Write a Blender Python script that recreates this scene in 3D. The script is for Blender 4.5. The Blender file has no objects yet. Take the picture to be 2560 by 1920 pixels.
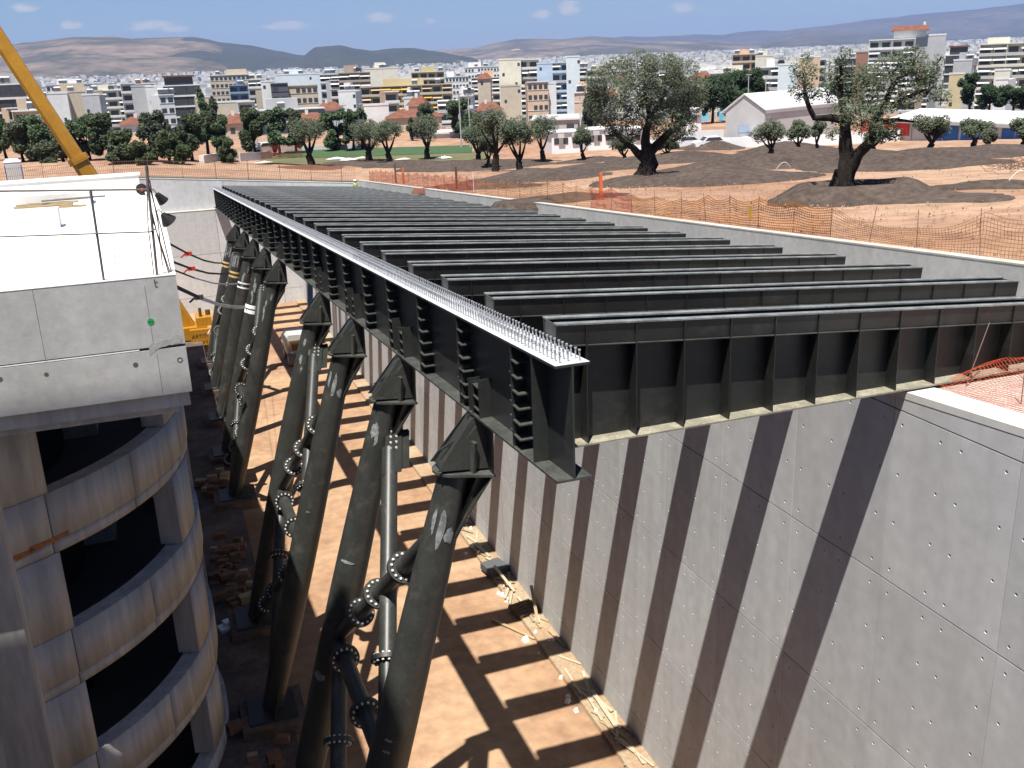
import bpy, bmesh, math, random
from mathutils import Vector, Matrix, noise
R = math.radians
rnd = random.Random(7)
sc = bpy.context.scene
col = sc.collection
# ------------------------------------------------------------------ camera
F = 2440.0                                   # focal length in pixels of the 2560 px wide photograph
CAM = Vector((-5.5183, -14.1454, 3.7915))
YAW, PITCH, ROLL = 0.336918, 0.312853, -0.038721
fw = Vector((math.sin(YAW)*math.cos(PITCH), math.cos(YAW)*math.cos(PITCH), -math.sin(PITCH)))
r0 = Vector((math.cos(YAW), -math.sin(YAW), 0)); u0 = r0.cross(fw)
rt = r0*math.cos(ROLL)+u0*math.sin(ROLL); up = -r0*math.sin(ROLL)+u0*math.cos(ROLL)
cd = bpy.data.cameras.new('camera'); cam = bpy.data.objects.new('camera', cd); col.objects.link(cam)
cam.matrix_world = Matrix(((rt.x, up.x, -fw.x, CAM.x), (rt.y, up.y, -fw.y, CAM.y), (rt.z, up.z, -fw.z, CAM.z), (0, 0, 0, 1)))
cd.sensor_fit = 'HORIZONTAL'; cd.sensor_width = 36; cd.lens = 36*F/2560; cd.clip_start = .1; cd.clip_end = 60000
sc.camera = cam
def ray(x, y): return fw + rt*((x-1280)/F) - up*((y-960)/F)
# ------------------------------------------------------------------ light
SD = Vector((.213, .296, -1)).normalized()   # travel direction of the sunlight
el = math.asin(-SD.z); az = math.atan2(-SD.x, -SD.y)
sl = bpy.data.lights.new('sun', 'SUN'); sl.energy = 5.0; sl.angle = R(.53); sl.color = (1, .955, .89)
so = bpy.data.objects.new('sun', sl); col.objects.link(so); so.location = (0, 0, 60)
so.rotation_euler = SD.to_track_quat('-Z', 'Y').to_euler()
W = bpy.data.worlds.new('World'); sc.world = W; W.use_nodes = True
wn = W.node_tree.nodes; wl = W.node_tree.links
bg = wn['Background']; bg.inputs[1].default_value = .047
sky = wn.new('ShaderNodeTexSky'); sky.sky_type = 'NISHITA'; sky.sun_disc = False
sky.sun_elevation = el; sky.sun_rotation = az; sky.altitude = 20; sky.air_density = 1.0; sky.dust_density = .25; sky.ozone_density = 2.0
tint = wn.new('ShaderNodeMix'); tint.data_type = 'RGBA'; tint.blend_type = 'MULTIPLY'; tint.inputs[0].default_value = 1
tint.inputs[7].default_value = (.78, .92, 1.2, 1); wl.new(sky.outputs[0], tint.inputs[6])
sc.view_settings.view_transform = 'Standard'; sc.view_settings.look = 'None'
sc.view_settings.exposure = 0.85; sc.view_settings.gamma = 1; sc.view_settings.use_curve_mapping = False
sc.cycles.max_bounces = 5; sc.cycles.diffuse_bounces = 3; sc.cycles.glossy_bounces = 2; sc.cycles.transparent_max_bounces = 8
sc.cycles.volume_bounces = 0; sc.cycles.caustics_reflective = False; sc.cycles.caustics_refractive = False

def atD(x, y, D): d = ray(x, y); return CAM + d*(D/math.hypot(d.x, d.y))
def atY(x, y, Y): d = ray(x, y); return CAM + d*((Y-CAM.y)/d.y)
def atZ(x, y, Z): d = ray(x, y); return CAM + d*((Z-CAM.z)/d.z)
def atX(x, y, X): d = ray(x, y); return CAM + d*((X-CAM.x)/d.x)
# small fair-weather clouds low in the sky, as part of the world
def wm_(op, a, b=None, c=None):
    n = wn.new('ShaderNodeMath'); n.operation = op
    for i, v in enumerate((a, b, c)):
        if v is None: continue
        if isinstance(v, (int, float)): n.inputs[i].default_value = v
        else: wl.new(v, n.inputs[i])
    return n.outputs[0]
wtc = wn.new('ShaderNodeTexCoord'); wsep = wn.new('ShaderNodeSeparateXYZ'); wl.new(wtc.outputs['Generated'], wsep.inputs[0])
waz = wm_('ARCTAN2', wsep.outputs[0], wsep.outputs[1]); wel = wm_('ARCSINE', wsep.outputs[2])
acc = None
for cx, cy, cw, ch in ((180, 62, 24, 11), (380, 64, 62, 12), (430, 72, 40, 8), (725, 64, 50, 11), (690, 66, 30, 7), (948, 44, 34, 13), (1075, 53, 14, 8), (1352, 36, 26, 11), (1420, 20, 30, 19), (1708, 18, 30, 12), (60, 20, 30, 10), (2700, 25, 60, 14), (-200, 40, 60, 14)):
    d = ray(cx, cy).normalized(); a0 = math.atan2(d.x, d.y); e0 = math.asin(d.z)
    u = wm_('DIVIDE', wm_('SUBTRACT', waz, a0), 1.25*cw/F); v = wm_('DIVIDE', wm_('SUBTRACT', wel, e0), 1.25*ch/F)
    k = wm_('MAXIMUM', wm_('SUBTRACT', 1.0, wm_('ADD', wm_('MULTIPLY', u, u), wm_('MULTIPLY', v, v))), 0.0)
    acc = k if acc is None else wm_('MAXIMUM', acc, k)
wcmb = wn.new('ShaderNodeCombineXYZ'); wl.new(wm_('MULTIPLY', waz, 75.0), wcmb.inputs[0]); wl.new(wm_('MULTIPLY', wel, 170.0), wcmb.inputs[1])
wnz = wn.new('ShaderNodeTexNoise'); wnz.inputs['Scale'].default_value = 1.0; wnz.inputs['Detail'].default_value = 6; wnz.inputs['Roughness'].default_value = .6; wl.new(wcmb.outputs[0], wnz.inputs['Vector'])
wf = wm_('ADD', wm_('MULTIPLY', acc, .75), wm_('MULTIPLY', wm_('SUBTRACT', wnz.outputs['Fac'], .5), 1.5))
wf = wm_('MULTIPLY', wm_('GREATER_THAN', acc, 0.0), wf)
wr = wn.new('ShaderNodeMapRange'); wr.interpolation_type = 'SMOOTHSTEP'; wr.inputs[1].default_value = .12; wr.inputs[2].default_value = .85; wr.inputs[3].default_value = 0; wr.inputs[4].default_value = .80; wl.new(wf, wr.inputs[0])
wmx = wn.new('ShaderNodeMix'); wmx.data_type = 'RGBA'; wl.new(wr.outputs[0], wmx.inputs[0]); wl.new(tint.outputs[2], wmx.inputs[6]); wmx.inputs[7].default_value = (8.8, 8.5, 8.2, 1); wl.new(wmx.outputs[2], bg.inputs[0])
# ------------------------------------------------------------------ materials
MATS = {}
def mat(name, c, rough=.8, var=.12, scale=3., bump=0., metal=0., c2=None, spec=.3, bscale=None, stretch=None, trans=0., detail=6., mask=(.42, .62), obj=True):
    if name in MATS: return MATS[name]
    m = bpy.data.materials.new(name); m.use_nodes = True; MATS[name] = m
    n = m.node_tree.nodes; l = m.node_tree.links; b = n['Principled BSDF']
    b.inputs['Roughness'].default_value = rough; b.inputs['Metallic'].default_value = metal
    b.inputs['Specular IOR Level'].default_value = spec
    tc = n.new('ShaderNodeNewGeometry' if not obj else 'ShaderNodeTexCoord')
    src = tc.outputs['Position'] if not obj else tc.outputs['Object']
    if stretch:
        mp = n.new('ShaderNodeMapping'); mp.inputs['Scale'].default_value = stretch; l.new(src, mp.inputs[0]); src = mp.outputs[0]
    nz = n.new('ShaderNodeTexNoise'); nz.inputs['Scale'].default_value = scale; nz.inputs['Detail'].default_value = detail; nz.inputs['Roughness'].default_value = .62
    l.new(src, nz.inputs['Vector'])
    rp = n.new('ShaderNodeValToRGB'); e = rp.color_ramp.elements
    cc = c2 if c2 else tuple(v*(1-var) for v in c); hi = c if c2 else tuple(min(1, v*(1+var)) for v in c)
    e[0].position, e[1].position = mask if c2 else (.3, .72)
    e[0].color = (*cc, 1); e[1].color = (*hi, 1)
    l.new(nz.outputs['Fac'], rp.inputs[0]); out = rp.outputs[0]
    if c2 and var:
        n2 = n.new('ShaderNodeTexNoise'); n2.inputs['Scale'].default_value = scale*9; n2.inputs['Detail'].default_value = 5; l.new(src, n2.inputs['Vector'])
        mx = n.new('ShaderNodeMix'); mx.data_type = 'RGBA'; mx.blend_type = 'MULTIPLY'; mx.inputs[0].default_value = 1
        r2 = n.new('ShaderNodeValToRGB'); q = r2.color_ramp.elements; q[0].position = .3; q[1].position = .7
        q[0].color = (1-var*1.4,)*3+(1,); q[1].color = (1+var*.6,)*3+(1,)
        l.new(n2.outputs['Fac'], r2.inputs[0]); l.new(out, mx.inputs[6]); l.new(r2.outputs[0], mx.inputs[7]); out = mx.outputs[2]
    l.new(out, b.inputs['Base Color'])
    if bump:
        nb = n.new('ShaderNodeTexNoise'); nb.inputs['Scale'].default_value = bscale or scale*6; nb.inputs['Detail'].default_value = 5; l.new(src, nb.inputs['Vector'])
        bp = n.new('ShaderNodeBump'); bp.inputs['Strength'].default_value = bump; bp.inputs['Distance'].default_value = .05 if bump < .5 else .22
        l.new(nb.outputs['Fac'], bp.inputs['Height']); l.new(bp.outputs[0], b.inputs['Normal'])
    if trans:
        tr = n.new('ShaderNodeBsdfTranslucent'); ad = n.new('ShaderNodeMixShader'); ad.inputs[0].default_value = trans
        l.new(out, tr.inputs[0]); l.new(b.outputs[0], ad.inputs[1]); l.new(tr.outputs[0], ad.inputs[2]); l.new(ad.outputs[0], n['Material Output'].inputs[0])
    return m
def panel_variety(name, amt, streak):
    m = MATS[name]; n = m.node_tree.nodes; l = m.node_tree.links; b = n['Principled BSDF']; src = b.inputs['Base Color'].links[0].from_socket
    oi = n.new('ShaderNodeObjectInfo'); mr = n.new('ShaderNodeMapRange'); mr.inputs[3].default_value = 1-amt; mr.inputs[4].default_value = 1+amt*.4; l.new(oi.outputs['Random'], mr.inputs[0])
    ge = n.new('ShaderNodeNewGeometry'); mp = n.new('ShaderNodeMapping'); mp.inputs['Scale'].default_value = (2.2, 2.2, .10); l.new(ge.outputs['Position'], mp.inputs[0])
    nz = n.new('ShaderNodeTexNoise'); nz.inputs['Scale'].default_value = 1.; nz.inputs['Detail'].default_value = 7; l.new(mp.outputs[0], nz.inputs['Vector'])
    m2 = n.new('ShaderNodeMapRange'); m2.inputs[1].default_value = .35; m2.inputs[2].default_value = .65; m2.inputs[3].default_value = 1-streak; m2.inputs[4].default_value = 1+streak*.3; l.new(nz.outputs['Fac'], m2.inputs[0])
    mu = n.new('ShaderNodeMath'); mu.operation = 'MULTIPLY'; l.new(mr.outputs[0], mu.inputs[0]); l.new(m2.outputs[0], mu.inputs[1])
    mx = n.new('ShaderNodeMix'); mx.data_type = 'RGBA'; mx.blend_type = 'MULTIPLY'; mx.inputs[0].default_value = 1; l.new(src, mx.inputs[6]); l.new(mu.outputs[0], mx.inputs[7]); l.new(mx.outputs[2], b.inputs['Base Color'])
def dusting(name, c, lo, hi, amt, scale):      # dried dust and scuffs on painted steel
    m = MATS[name]; n = m.node_tree.nodes; l = m.node_tree.links; b = n['Principled BSDF']; src = b.inputs['Base Color'].links[0].from_socket
    ge = n.new('ShaderNodeNewGeometry'); nz = n.new('ShaderNodeTexNoise'); nz.inputs['Scale'].default_value = scale; nz.inputs['Detail'].default_value = 9; nz.inputs['Roughness'].default_value = .72; l.new(ge.outputs['Position'], nz.inputs['Vector'])
    mr = n.new('ShaderNodeMapRange'); mr.inputs[1].default_value = lo; mr.inputs[2].default_value = hi; mr.inputs[3].default_value = 0; mr.inputs[4].default_value = amt; l.new(nz.outputs['Fac'], mr.inputs[0])
    mx = n.new('ShaderNodeMix'); mx.data_type = 'RGBA'; l.new(mr.outputs[0], mx.inputs[0]); l.new(src, mx.inputs[6]); mx.inputs[7].default_value = (*c, 1); l.new(mx.outputs[2], b.inputs['Base Color'])
    ro = n.new('ShaderNodeMapRange'); ro.inputs[3].default_value = b.inputs['Roughness'].default_value; ro.inputs[4].default_value = .85; l.new(mr.outputs[0], ro.inputs[0]); l.new(ro.outputs[0], b.inputs['Roughness'])
def M(n): return MATS[n]
mat('steel', (0.0408, 0.04284, 0.0374), .42, .16, 1.6, .04, c2=(0.0306, 0.03196, 0.02856), spec=.45)
mat('beam_steel', (0.02192, 0.02319, 0.02192), .45, .14, 1.3, .03, c2=(0.01686, 0.01771, 0.01686), spec=.45)
mat('girder_steel', (0.034, 0.0374, 0.034), .36, .12, 1.1, .02, c2=(0.0272, 0.02992, 0.02788), spec=.5)
mat('dusty_steel', (0.34, 0.315, 0.235), .8, .2, 2.5, .05, c2=(0.22, 0.205, 0.155), spec=.3)
mat('dull_steel', (0.0782, 0.0816, 0.0714), .5, .2, 2., .03, c2=(0.0476, 0.05032, 0.04488), spec=.4)
mat('edge_steel', (0.238, 0.245, 0.231), .5, .2, 2., c2=(0.14, 0.147, 0.14), spec=.4)
mat('zinc', (0.64, 0.65, 0.66), .5, .12, 3., .02, c2=(0.50, 0.515, 0.53), spec=.4)
mat('stud_zinc', (.40, .41, .42), .4, .2, 9., metal=.3, spec=.5)
mat('bolt', (.62, .62, .58), .45, .1, 9., spec=.5)
mat('matte_dark', (.026, .027, .024), .9, .2, 4., spec=.1)
mat('flange_dark', (.035, .036, .033), .5, .1, 3., spec=.4)
mat('paint_patch', (.30, .32, .32), .6, .3, 7., c2=(.13, .14, .14), mask=(.36, .62))
mat('wall_concrete', (.60, .61, .61), .85, .07, .35, .03, c2=(.53, .54, .54), bscale=14, mask=(.3, .7), obj=False)
mat('concrete', (.50, .495, .475), .85, .08, .6, .05, c2=(.41, .405, .385), bscale=18, mask=(.3, .68), obj=False)
mat('concrete_stain', (0.62, 0.59, 0.545), .88, .12, .8, .06, c2=(0.47, 0.44, 0.40), stretch=(1, 1, .16), bscale=16, mask=(.28, .6), obj=False)
mat('plinth_brown', (.16, .125, .10), .95, .2, .8, .1, c2=(.10, .075, .06), obj=False)  # mottled dark brown, about half the footing soil tone, for plinth and pedestals
mat('concrete_light', (.72, .71, .67), .85, .05, .5, .03, c2=(.64, .63, .59), mask=(.3, .7), obj=False)
mat('roof_white', (.86, .86, .84), .85, .03, .7, .02, c2=(.79, .79, .77), mask=(.3, .7), obj=False)
mat('kerb_cream', (0.4836, 0.465, 0.4092), .9, .08, 1.2, .05, c2=(0.4092, 0.3844, 0.3286), obj=False)
mat('joint_dark', (.10, .095, .09), .9, .1, 3.)
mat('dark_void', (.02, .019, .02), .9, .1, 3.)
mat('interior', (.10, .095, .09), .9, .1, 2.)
mat('floor_soil', (0.40, 0.26, 0.155), .95, .16, .22, .25, c2=(0.2912, 0.168, 0.098), bscale=9, mask=(.36, .6), obj=False)
mat('footing_soil', (0.372, 0.3, 0.198), .95, .16, .7, .1, c2=(0.33, 0.198, 0.114), bscale=9, mask=(.36, .62), obj=False)
mat('ground_soil', (0.385, 0.25, 0.162), .95, .22, .09, .6, c2=(0.29, 0.16, 0.097), bscale=2.6, mask=(.36, .62), obj=False)
mat('brown_soil', (0.098, 0.073, 0.057), .95, .3, .3, .8, c2=(0.068, 0.05, 0.039), bscale=4., mask=(.35, .65), obj=False)
mat('red_soil', (0.18, 0.075, 0.0425), .95, .14, .5, .2, c2=(0.14, 0.06, 0.035), obj=False)
mat('city_ground', (0.186, 0.1736, 0.155), .95, .2, .01, obj=False)
mat('pitch_green', (0.055, 0.1045, 0.0385), .9, .12, .3, obj=False, c2=(0.04675, 0.088, 0.0341))
mat('pitch_dry', (0.121, 0.1155, 0.055), .95, .2, .3, obj=False)
mat('timber', (0.36, 0.276, 0.156), .8, .18, 3., .05, stretch=(1, 6, 6))
mat('timber_pale', (0.42, 0.36, 0.252), .8, .15, 3., .05, stretch=(1, 6, 6))
mat('timber_dark', (0.156, 0.096, 0.057), .85, .2, 3., .05)
mat('brick_wood', (0.18, 0.096, 0.06), .85, .22, 4., .05)
mat('rust', (.14, .085, .06), .8, .2, 8., .05)
mat('rail_pipe', (.12, .10, .095), .6, .2, 6.)
mat('crane_yellow', (0.432, 0.216, 0.01584), .4, .10, .8, c2=(0.3816, 0.1764, 0.0144), spec=.45)
mat('crane_dark', (.10, .05, .02), .6, .2, 2.)
mat('lift_blue', (.03, .10, .24), .4, .1, 2.); mat('lift_white', (.45, .45, .43), .5, .08, 2.)
mat('tyre', (.16, .13, .10), .9, .2, 6., .1); mat('black', (.02, .02, .02), .6, .1, 4.)
mat('strap_white', (.88, .89, .89), .6, .05, 6.); mat('strap_dark', (.05, .05, .05), .7, .1, 6.); mat('strap_red', (.5, .05, .03), .5, .1, 6.)
mat('strap_tan', (.55, .38, .17), .7, .1, 6.)
mat('net_orange', (0.504, 0.189, 0.035), .6, .12, 4., trans=.3); mat('net_red', (0.525, 0.084, 0.035), .6, .12, 4., trans=.3); mat('net_pale', (0.504, 0.252, 0.084), .6, .12, 4., trans=.3)
mat('wire_rust', (.17, .11, .085), .7, .15, 6.)
mat('post_wood', (.13, .075, .05), .85, .2, 6.); mat('post_orange', (.66, .16, .05), .6, .1, 6.)
mat('green_sticker', (.02, .33, .09), .5, .05, 9.); mat('ink', (.03, .03, .03), .8, .05, 9.)
mat('bark', (0.0372, 0.0282, 0.0222), .95, .3, 6., .6, c2=(0.021, 0.0162, 0.0132), stretch=(1, 1, .3))
mat('leaf_olive', (0.1596, 0.1789, 0.1112), .6, .2, 1.2, c2=(0.08221, 0.1016, 0.0561), trans=.30, mask=(.3, .7), obj=False)
mat('leaf_olive2', (0.1451, 0.1741, 0.1016), .6, .2, 1.2, c2=(0.07254, 0.09672, 0.05029), trans=.30, mask=(.3, .7), obj=False)
mat('leaf_dark', (0.1116, 0.1674, 0.0744), .65, .25, .8, c2=(0.05951, 0.09672, 0.04464), trans=.26, mask=(.3, .7), obj=False)
mat('leaf_pine', (0.04262, 0.08138, 0.02712), .65, .25, .8, c2=(0.02015, 0.04185, 0.0155), trans=.26, mask=(.3, .7), obj=False)
mat('leaf_young', (0.1046, 0.1381, 0.05441), .65, .25, 1., c2=(0.05859, 0.0837, 0.03348), trans=.30, mask=(.3, .7), obj=False)
mat('leaf_belt', (.085, .118, .055), .65, .25, .8, c2=(.045, .066, .03), trans=.28, mask=(.3, .7), obj=False)
mat('leaf_belt2', (.098, .118, .070), .65, .25, .8, c2=(.052, .068, .038), trans=.28, mask=(.3, .7), obj=False)
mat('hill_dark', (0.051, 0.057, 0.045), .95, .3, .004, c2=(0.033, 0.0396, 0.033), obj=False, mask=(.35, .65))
mat('hill_bare', (0.204, 0.156, 0.114), .95, .3, .0022, c2=(0.069, 0.0672, 0.0468), obj=False, mask=(.44, .60))
mat('hill_far', (0.102, 0.09, 0.075), .95, .3, .0012, c2=(0.057, 0.0588, 0.048), obj=False, mask=(.42, .62))
mat('quarry', (0.372, 0.282, 0.198), .95, .2, .01, obj=False)
mat('glass', (.05, .055, .062), .22, .2, 1., spec=.5)
mat('frame_white', (.78, .79, .79), .6, .04, 2.)
for k, c in dict(b_white=(.74, .74, .72), b_cream=(.70, .66, .55), b_beige=(.56, .48, .37), b_grey=(.47, .47, .47), b_dgrey=(.11, .115, .125), b_brown=(.42, .34, .28), b_yellow=(.56, .47, .28), b_blue=(.48, .58, .70), b_sblue=(.24, .32, .47), b_peach=(.68, .48, .33), b_brick=(.33, .17, .125), b_pale=(.68, .74, .76), b_terrace=(.62, .62, .60)).items():
    c = tuple(v*.95 for v in c); mat(k, c, .85, .06, .08, c2=tuple(v*.85 for v in c), obj=False, mask=(.3, .7))
mat('tile_red', (0.21, 0.088, 0.054), .85, .2, .8, .2, c2=(0.15, 0.06, 0.038), obj=False)
mat('awning_white', (0.6, 0.5925, 0.555), .7, .05, 2.); mat('awning_yellow', (0.555, 0.315, 0.0525), .7, .06, 2.); mat('awning_tan', (0.45, 0.3375, 0.2025), .7, .06, 2.); mat('awning_orange', (0.465, 0.21, 0.0525), .7, .06, 2.)
mat('tarp_blue', (.03, .14, .42), .6, .2, 1.5, .2); mat('red_panel', (.55, .04, .03), .6, .1, 1.)
mat('cloth_blue', (.03, .08, .22), .8, .1, 3.); mat('vest_green', (.35, .50, .10), .7, .1, 4.); mat('skin', (.45, .28, .2), .6, .05, 4.)
mat('hole', (.17, .165, .16), .9, .05, 5.); mat('car_white', (.75, .76, .77), .3, .03, 3., spec=.5)
panel_variety('wall_concrete', .09, .07); panel_variety('concrete_stain', .06, .16); panel_variety('concrete', .04, .06)
for nm_, am_ in (('steel', .55), ('beam_steel', .3), ('girder_steel', .35)): dusting(nm_, (.14, .125, .10), .54, .78, am_, 1.7)
# ------------------------------------------------------------------ mesh helpers
def tag(o, label, cat=None, group=None, kind=None):
    if label: o['label'] = label
    if cat: o['category'] = cat
    if group: o['group'] = group
    if kind: o['kind'] = kind
    return o
def empty(name, loc, label, cat, group=None, rz=0):
    o = bpy.data.objects.new(name, None); col.objects.link(o); o.location = loc; o.rotation_euler[2] = rz
    o.empty_display_size = .3
    return tag(o, label, cat, group)
def inst(name, me, parent=None, loc=(0, 0, 0), rot=None, scale=None):
    o = bpy.data.objects.new(name, me); col.objects.link(o); o.location = loc
    if rot is not None: o.rotation_euler = rot
    if scale is not None: o.scale = scale
    if parent: o.parent = parent
    return o
class MB:
    def __init__(s): s.v = []; s.f = []; s.sm = []
    def add(s, vs, fs, smooth=False):
        k = len(s.v); s.v += [tuple(v) for v in vs]; s.f += [tuple(i+k for i in f) for f in fs]; s.sm += [smooth]*len(fs); return s
    def box(s, a, b):
        x0, y0, z0 = a; x1, y1, z1 = b
        return s.add([(x0, y0, z0), (x1, y0, z0), (x1, y1, z0), (x0, y1, z0), (x0, y0, z1), (x1, y0, z1), (x1, y1, z1), (x0, y1, z1)],
                     [(0, 3, 2, 1), (4, 5, 6, 7), (0, 1, 5, 4), (1, 2, 6, 5), (2, 3, 7, 6), (3, 0, 4, 7)])
    def hexa(s, b, t):          # bottom quad, top quad (both counter-clockwise from above)
        return s.add(list(b)+list(t), [(0, 3, 2, 1), (4, 5, 6, 7), (0, 1, 5, 4), (1, 2, 6, 5), (2, 3, 7, 6), (3, 0, 4, 7)])
    def obox(s, c, ax, ay, az):  # centre, half axes
        c = Vector(c); ax = Vector(ax); ay = Vector(ay); az = Vector(az)
        return s.hexa([c-ax-ay-az, c+ax-ay-az, c+ax+ay-az, c-ax+ay-az], [c-ax-ay+az, c+ax-ay+az, c+ax+ay+az, c-ax+ay+az])
    def plate(s, pts, n):        # polygon extruded by vector n
        n = Vector(n); p = [Vector(q) for q in pts]; k = len(p)
        return s.add(p+[q+n for q in p], [tuple(range(k))[::-1], tuple(range(k, 2*k))]+[(i, (i+1) % k, (i+1) % k+k, i+k) for i in range(k)])
    def tube(s, p0, p1, ra, rb=None, n=12, cap=True):
        p0 = Vector(p0); p1 = Vector(p1); rb = ra if rb is None else rb
        d = (p1-p0).normalized(); a = d.orthogonal().normalized(); b = d.cross(a)
        vs = []
        for p, r in ((p0, ra), (p1, rb)):
            for i in range(n):
                t = 2*math.pi*i/n; vs.append(p+a*(r*math.cos(t))+b*(r*math.sin(t)))
        s.add(vs, [(i, (i+1) % n, (i+1) % n+n, i+n) for i in range(n)], n > 6)
        if cap: s.add(vs[:n], [tuple(range(n))[::-1]]); s.add(vs[n:], [tuple(range(n))])
        return s
    def path(s, pts, r, n=6):
        for a, b in zip(pts[:-1], pts[1:]): s.tube(a, b, r, r, n)
        return s
    def mesh(s, name, m):
        me = bpy.data.meshes.new(name); me.from_pydata(s.v, [], s.f)
        if any(s.sm): me.polygons.foreach_set('use_smooth', s.sm)
        me.materials.append(M(m) if isinstance(m, str) else m); me.update(); return me
    def build(s, name, m, parent=None, loc=(0, 0, 0), rot=None):
        return inst(name, s.mesh(name, m), parent, loc, rot)
def bx(name, m, a, b, parent=None, loc=(0, 0, 0)): return MB().box(a, b).build(name, m, parent, loc)
def solo(o, label, cat, group=None): return tag(o, label, cat, group)
def struct(o): o['kind'] = 'structure'; return o
def smooth01(t): t = max(0, min(1, t)); return t*t*(3-2*t)
# ------------------------------------------------------------------ constants of the place
SY, SX = .0671, .0803            # fall of the deck away from the camera and to the right
XW, FZ = 6.9, -17.6              # face of the lower wall, trench floor
XU, YE = 13.4, 84.0              # face of the upper wall, end wall
NB = 27
def deck(Y): return -SY*Y
def ledge(Y): return -2.2-SY*Y
def wtop(Y): return -.88-.0645*Y
def g(X, Y):
    yc = max(-40, min(Y, 90)); z = -.95-.0645*yc
    if X < XU: z += min(1.9, .095*(XU-X))*smooth01((Y-60)/20)
    z += .018*max(0, min(X, 120)-45)*smooth01((60-Y)/60)
    r = math.hypot(X+5, Y+14)
    z -= 8*smooth01((r-150)/260)+6*smooth01((r-400)/500)
    if r > 1200: z += 62*smooth01((r-1200)/5200)
    return z
def gp(x, y, lim=900):           # where the line of sight meets the ground
    d = ray(x, y); d = d/math.hypot(d.x, d.y); D = 8.
    while D < lim:
        p = CAM+d*D
        if p.z <= g(p.x, p.y): break
        D += .5
    return CAM+d*D
# ------------------------------------------------------------------ ground
def ground():
    xs = [-16000, -9000, -5000, -2600, -1400, -800, -500, -320, -220, -160, -120, -90, -70, -60, -50, -40, -30, -22, -15, -10, -6, -2, 2, 6, 10, XU+.32]
    x = XU+.32
    while x < 110: x += 2.2; xs.append(x)
    xs += [118, 130, 150, 180, 220, 280, 360, 480, 650, 900, 1300, 2000, 3200, 5500, 9000, 16000]
    ys = [-400, -150, -80, -50, -35, -26]; y = -26
    while y < YE+.4-2.2: y += 2.2; ys.append(y)
    ys.append(YE+.42); y = YE+.42
    while y < 190: y += 2.6; ys.append(y)
    ys += [200, 220, 250, 290, 340, 400, 480, 600, 800, 1100, 1600, 2400, 3800, 6000, 9000, 16000]
    idx = {}; mb = MB()
    def vid(i, j):
        if (i, j) not in idx:
            X, Y = xs[i], ys[j]; z = g(X, Y)
            if XU+1 < X < 115 and -30 < Y < 180: z += .10*noise.noise((X*.35, Y*.35, 0))+.16*noise.noise((X*.09, Y*.09, 3))
            idx[i, j] = len(mb.v); mb.v.append((X, Y, z))
        return idx[i, j]
    for i in range(len(xs)-1):
        for j in range(len(ys)-1):
            if xs[i+1] <= XU+.4 and ys[j+1] <= YE+.5 and xs[i] >= -60: continue
            mb.f.append((vid(i, j), vid(i+1, j), vid(i+1, j+1), vid(i, j+1))); mb.sm.append(True)
    o = mb.build('ground', 'ground_soil'); o.data.materials.append(M('city_ground'))
    for p in o.data.polygons:
        c = p.center
        if math.hypot(c.x+5, c.y+14) > 235: p.material_index = 1
    struct(o)
ground()
# ------------------------------------------------------------------ trench: floor, footing strip, plinth
def wavy_sheet(name, m, x0, x1, y0, y1, z, nx, ny, amp, seed):
    mb = MB()
    for j in range(ny+1):
        for i in range(nx+1):
            X = x0+(x1-x0)*i/nx; Y = y0+(y1-y0)*j/ny
            mb.v.append((X, Y, z+amp*noise.noise((X*.5+seed, Y*.5, seed))))
    for j in range(ny):
        for i in range(nx):
            a = j*(nx+1)+i; mb.f.append((a, a+1, a+nx+2, a+nx+1)); mb.sm.append(True)
    return mb.build(name, m)
struct(wavy_sheet('trench_floor', 'floor_soil', -60, XW+.3, -30, YE+.5, FZ, 60, 110, .03, 2.))
struct(MB().hexa([(5.95, -28, FZ-.1), (XW+.05, -28, FZ-.1), (XW+.05, YE, FZ-.1), (5.95, YE, FZ-.1)], [(6.02, -28, FZ+.13), (XW+.05, -28, FZ+.13), (XW+.05, YE, FZ+.13), (6.02, YE, FZ+.13)]).build('wall_footing', 'footing_soil'))
PZ = -15.7
struct(bx('column_plinth', 'plinth_brown', (-6.6, -2, FZ-.2), (-3.75, 70, PZ-.35)))
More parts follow.
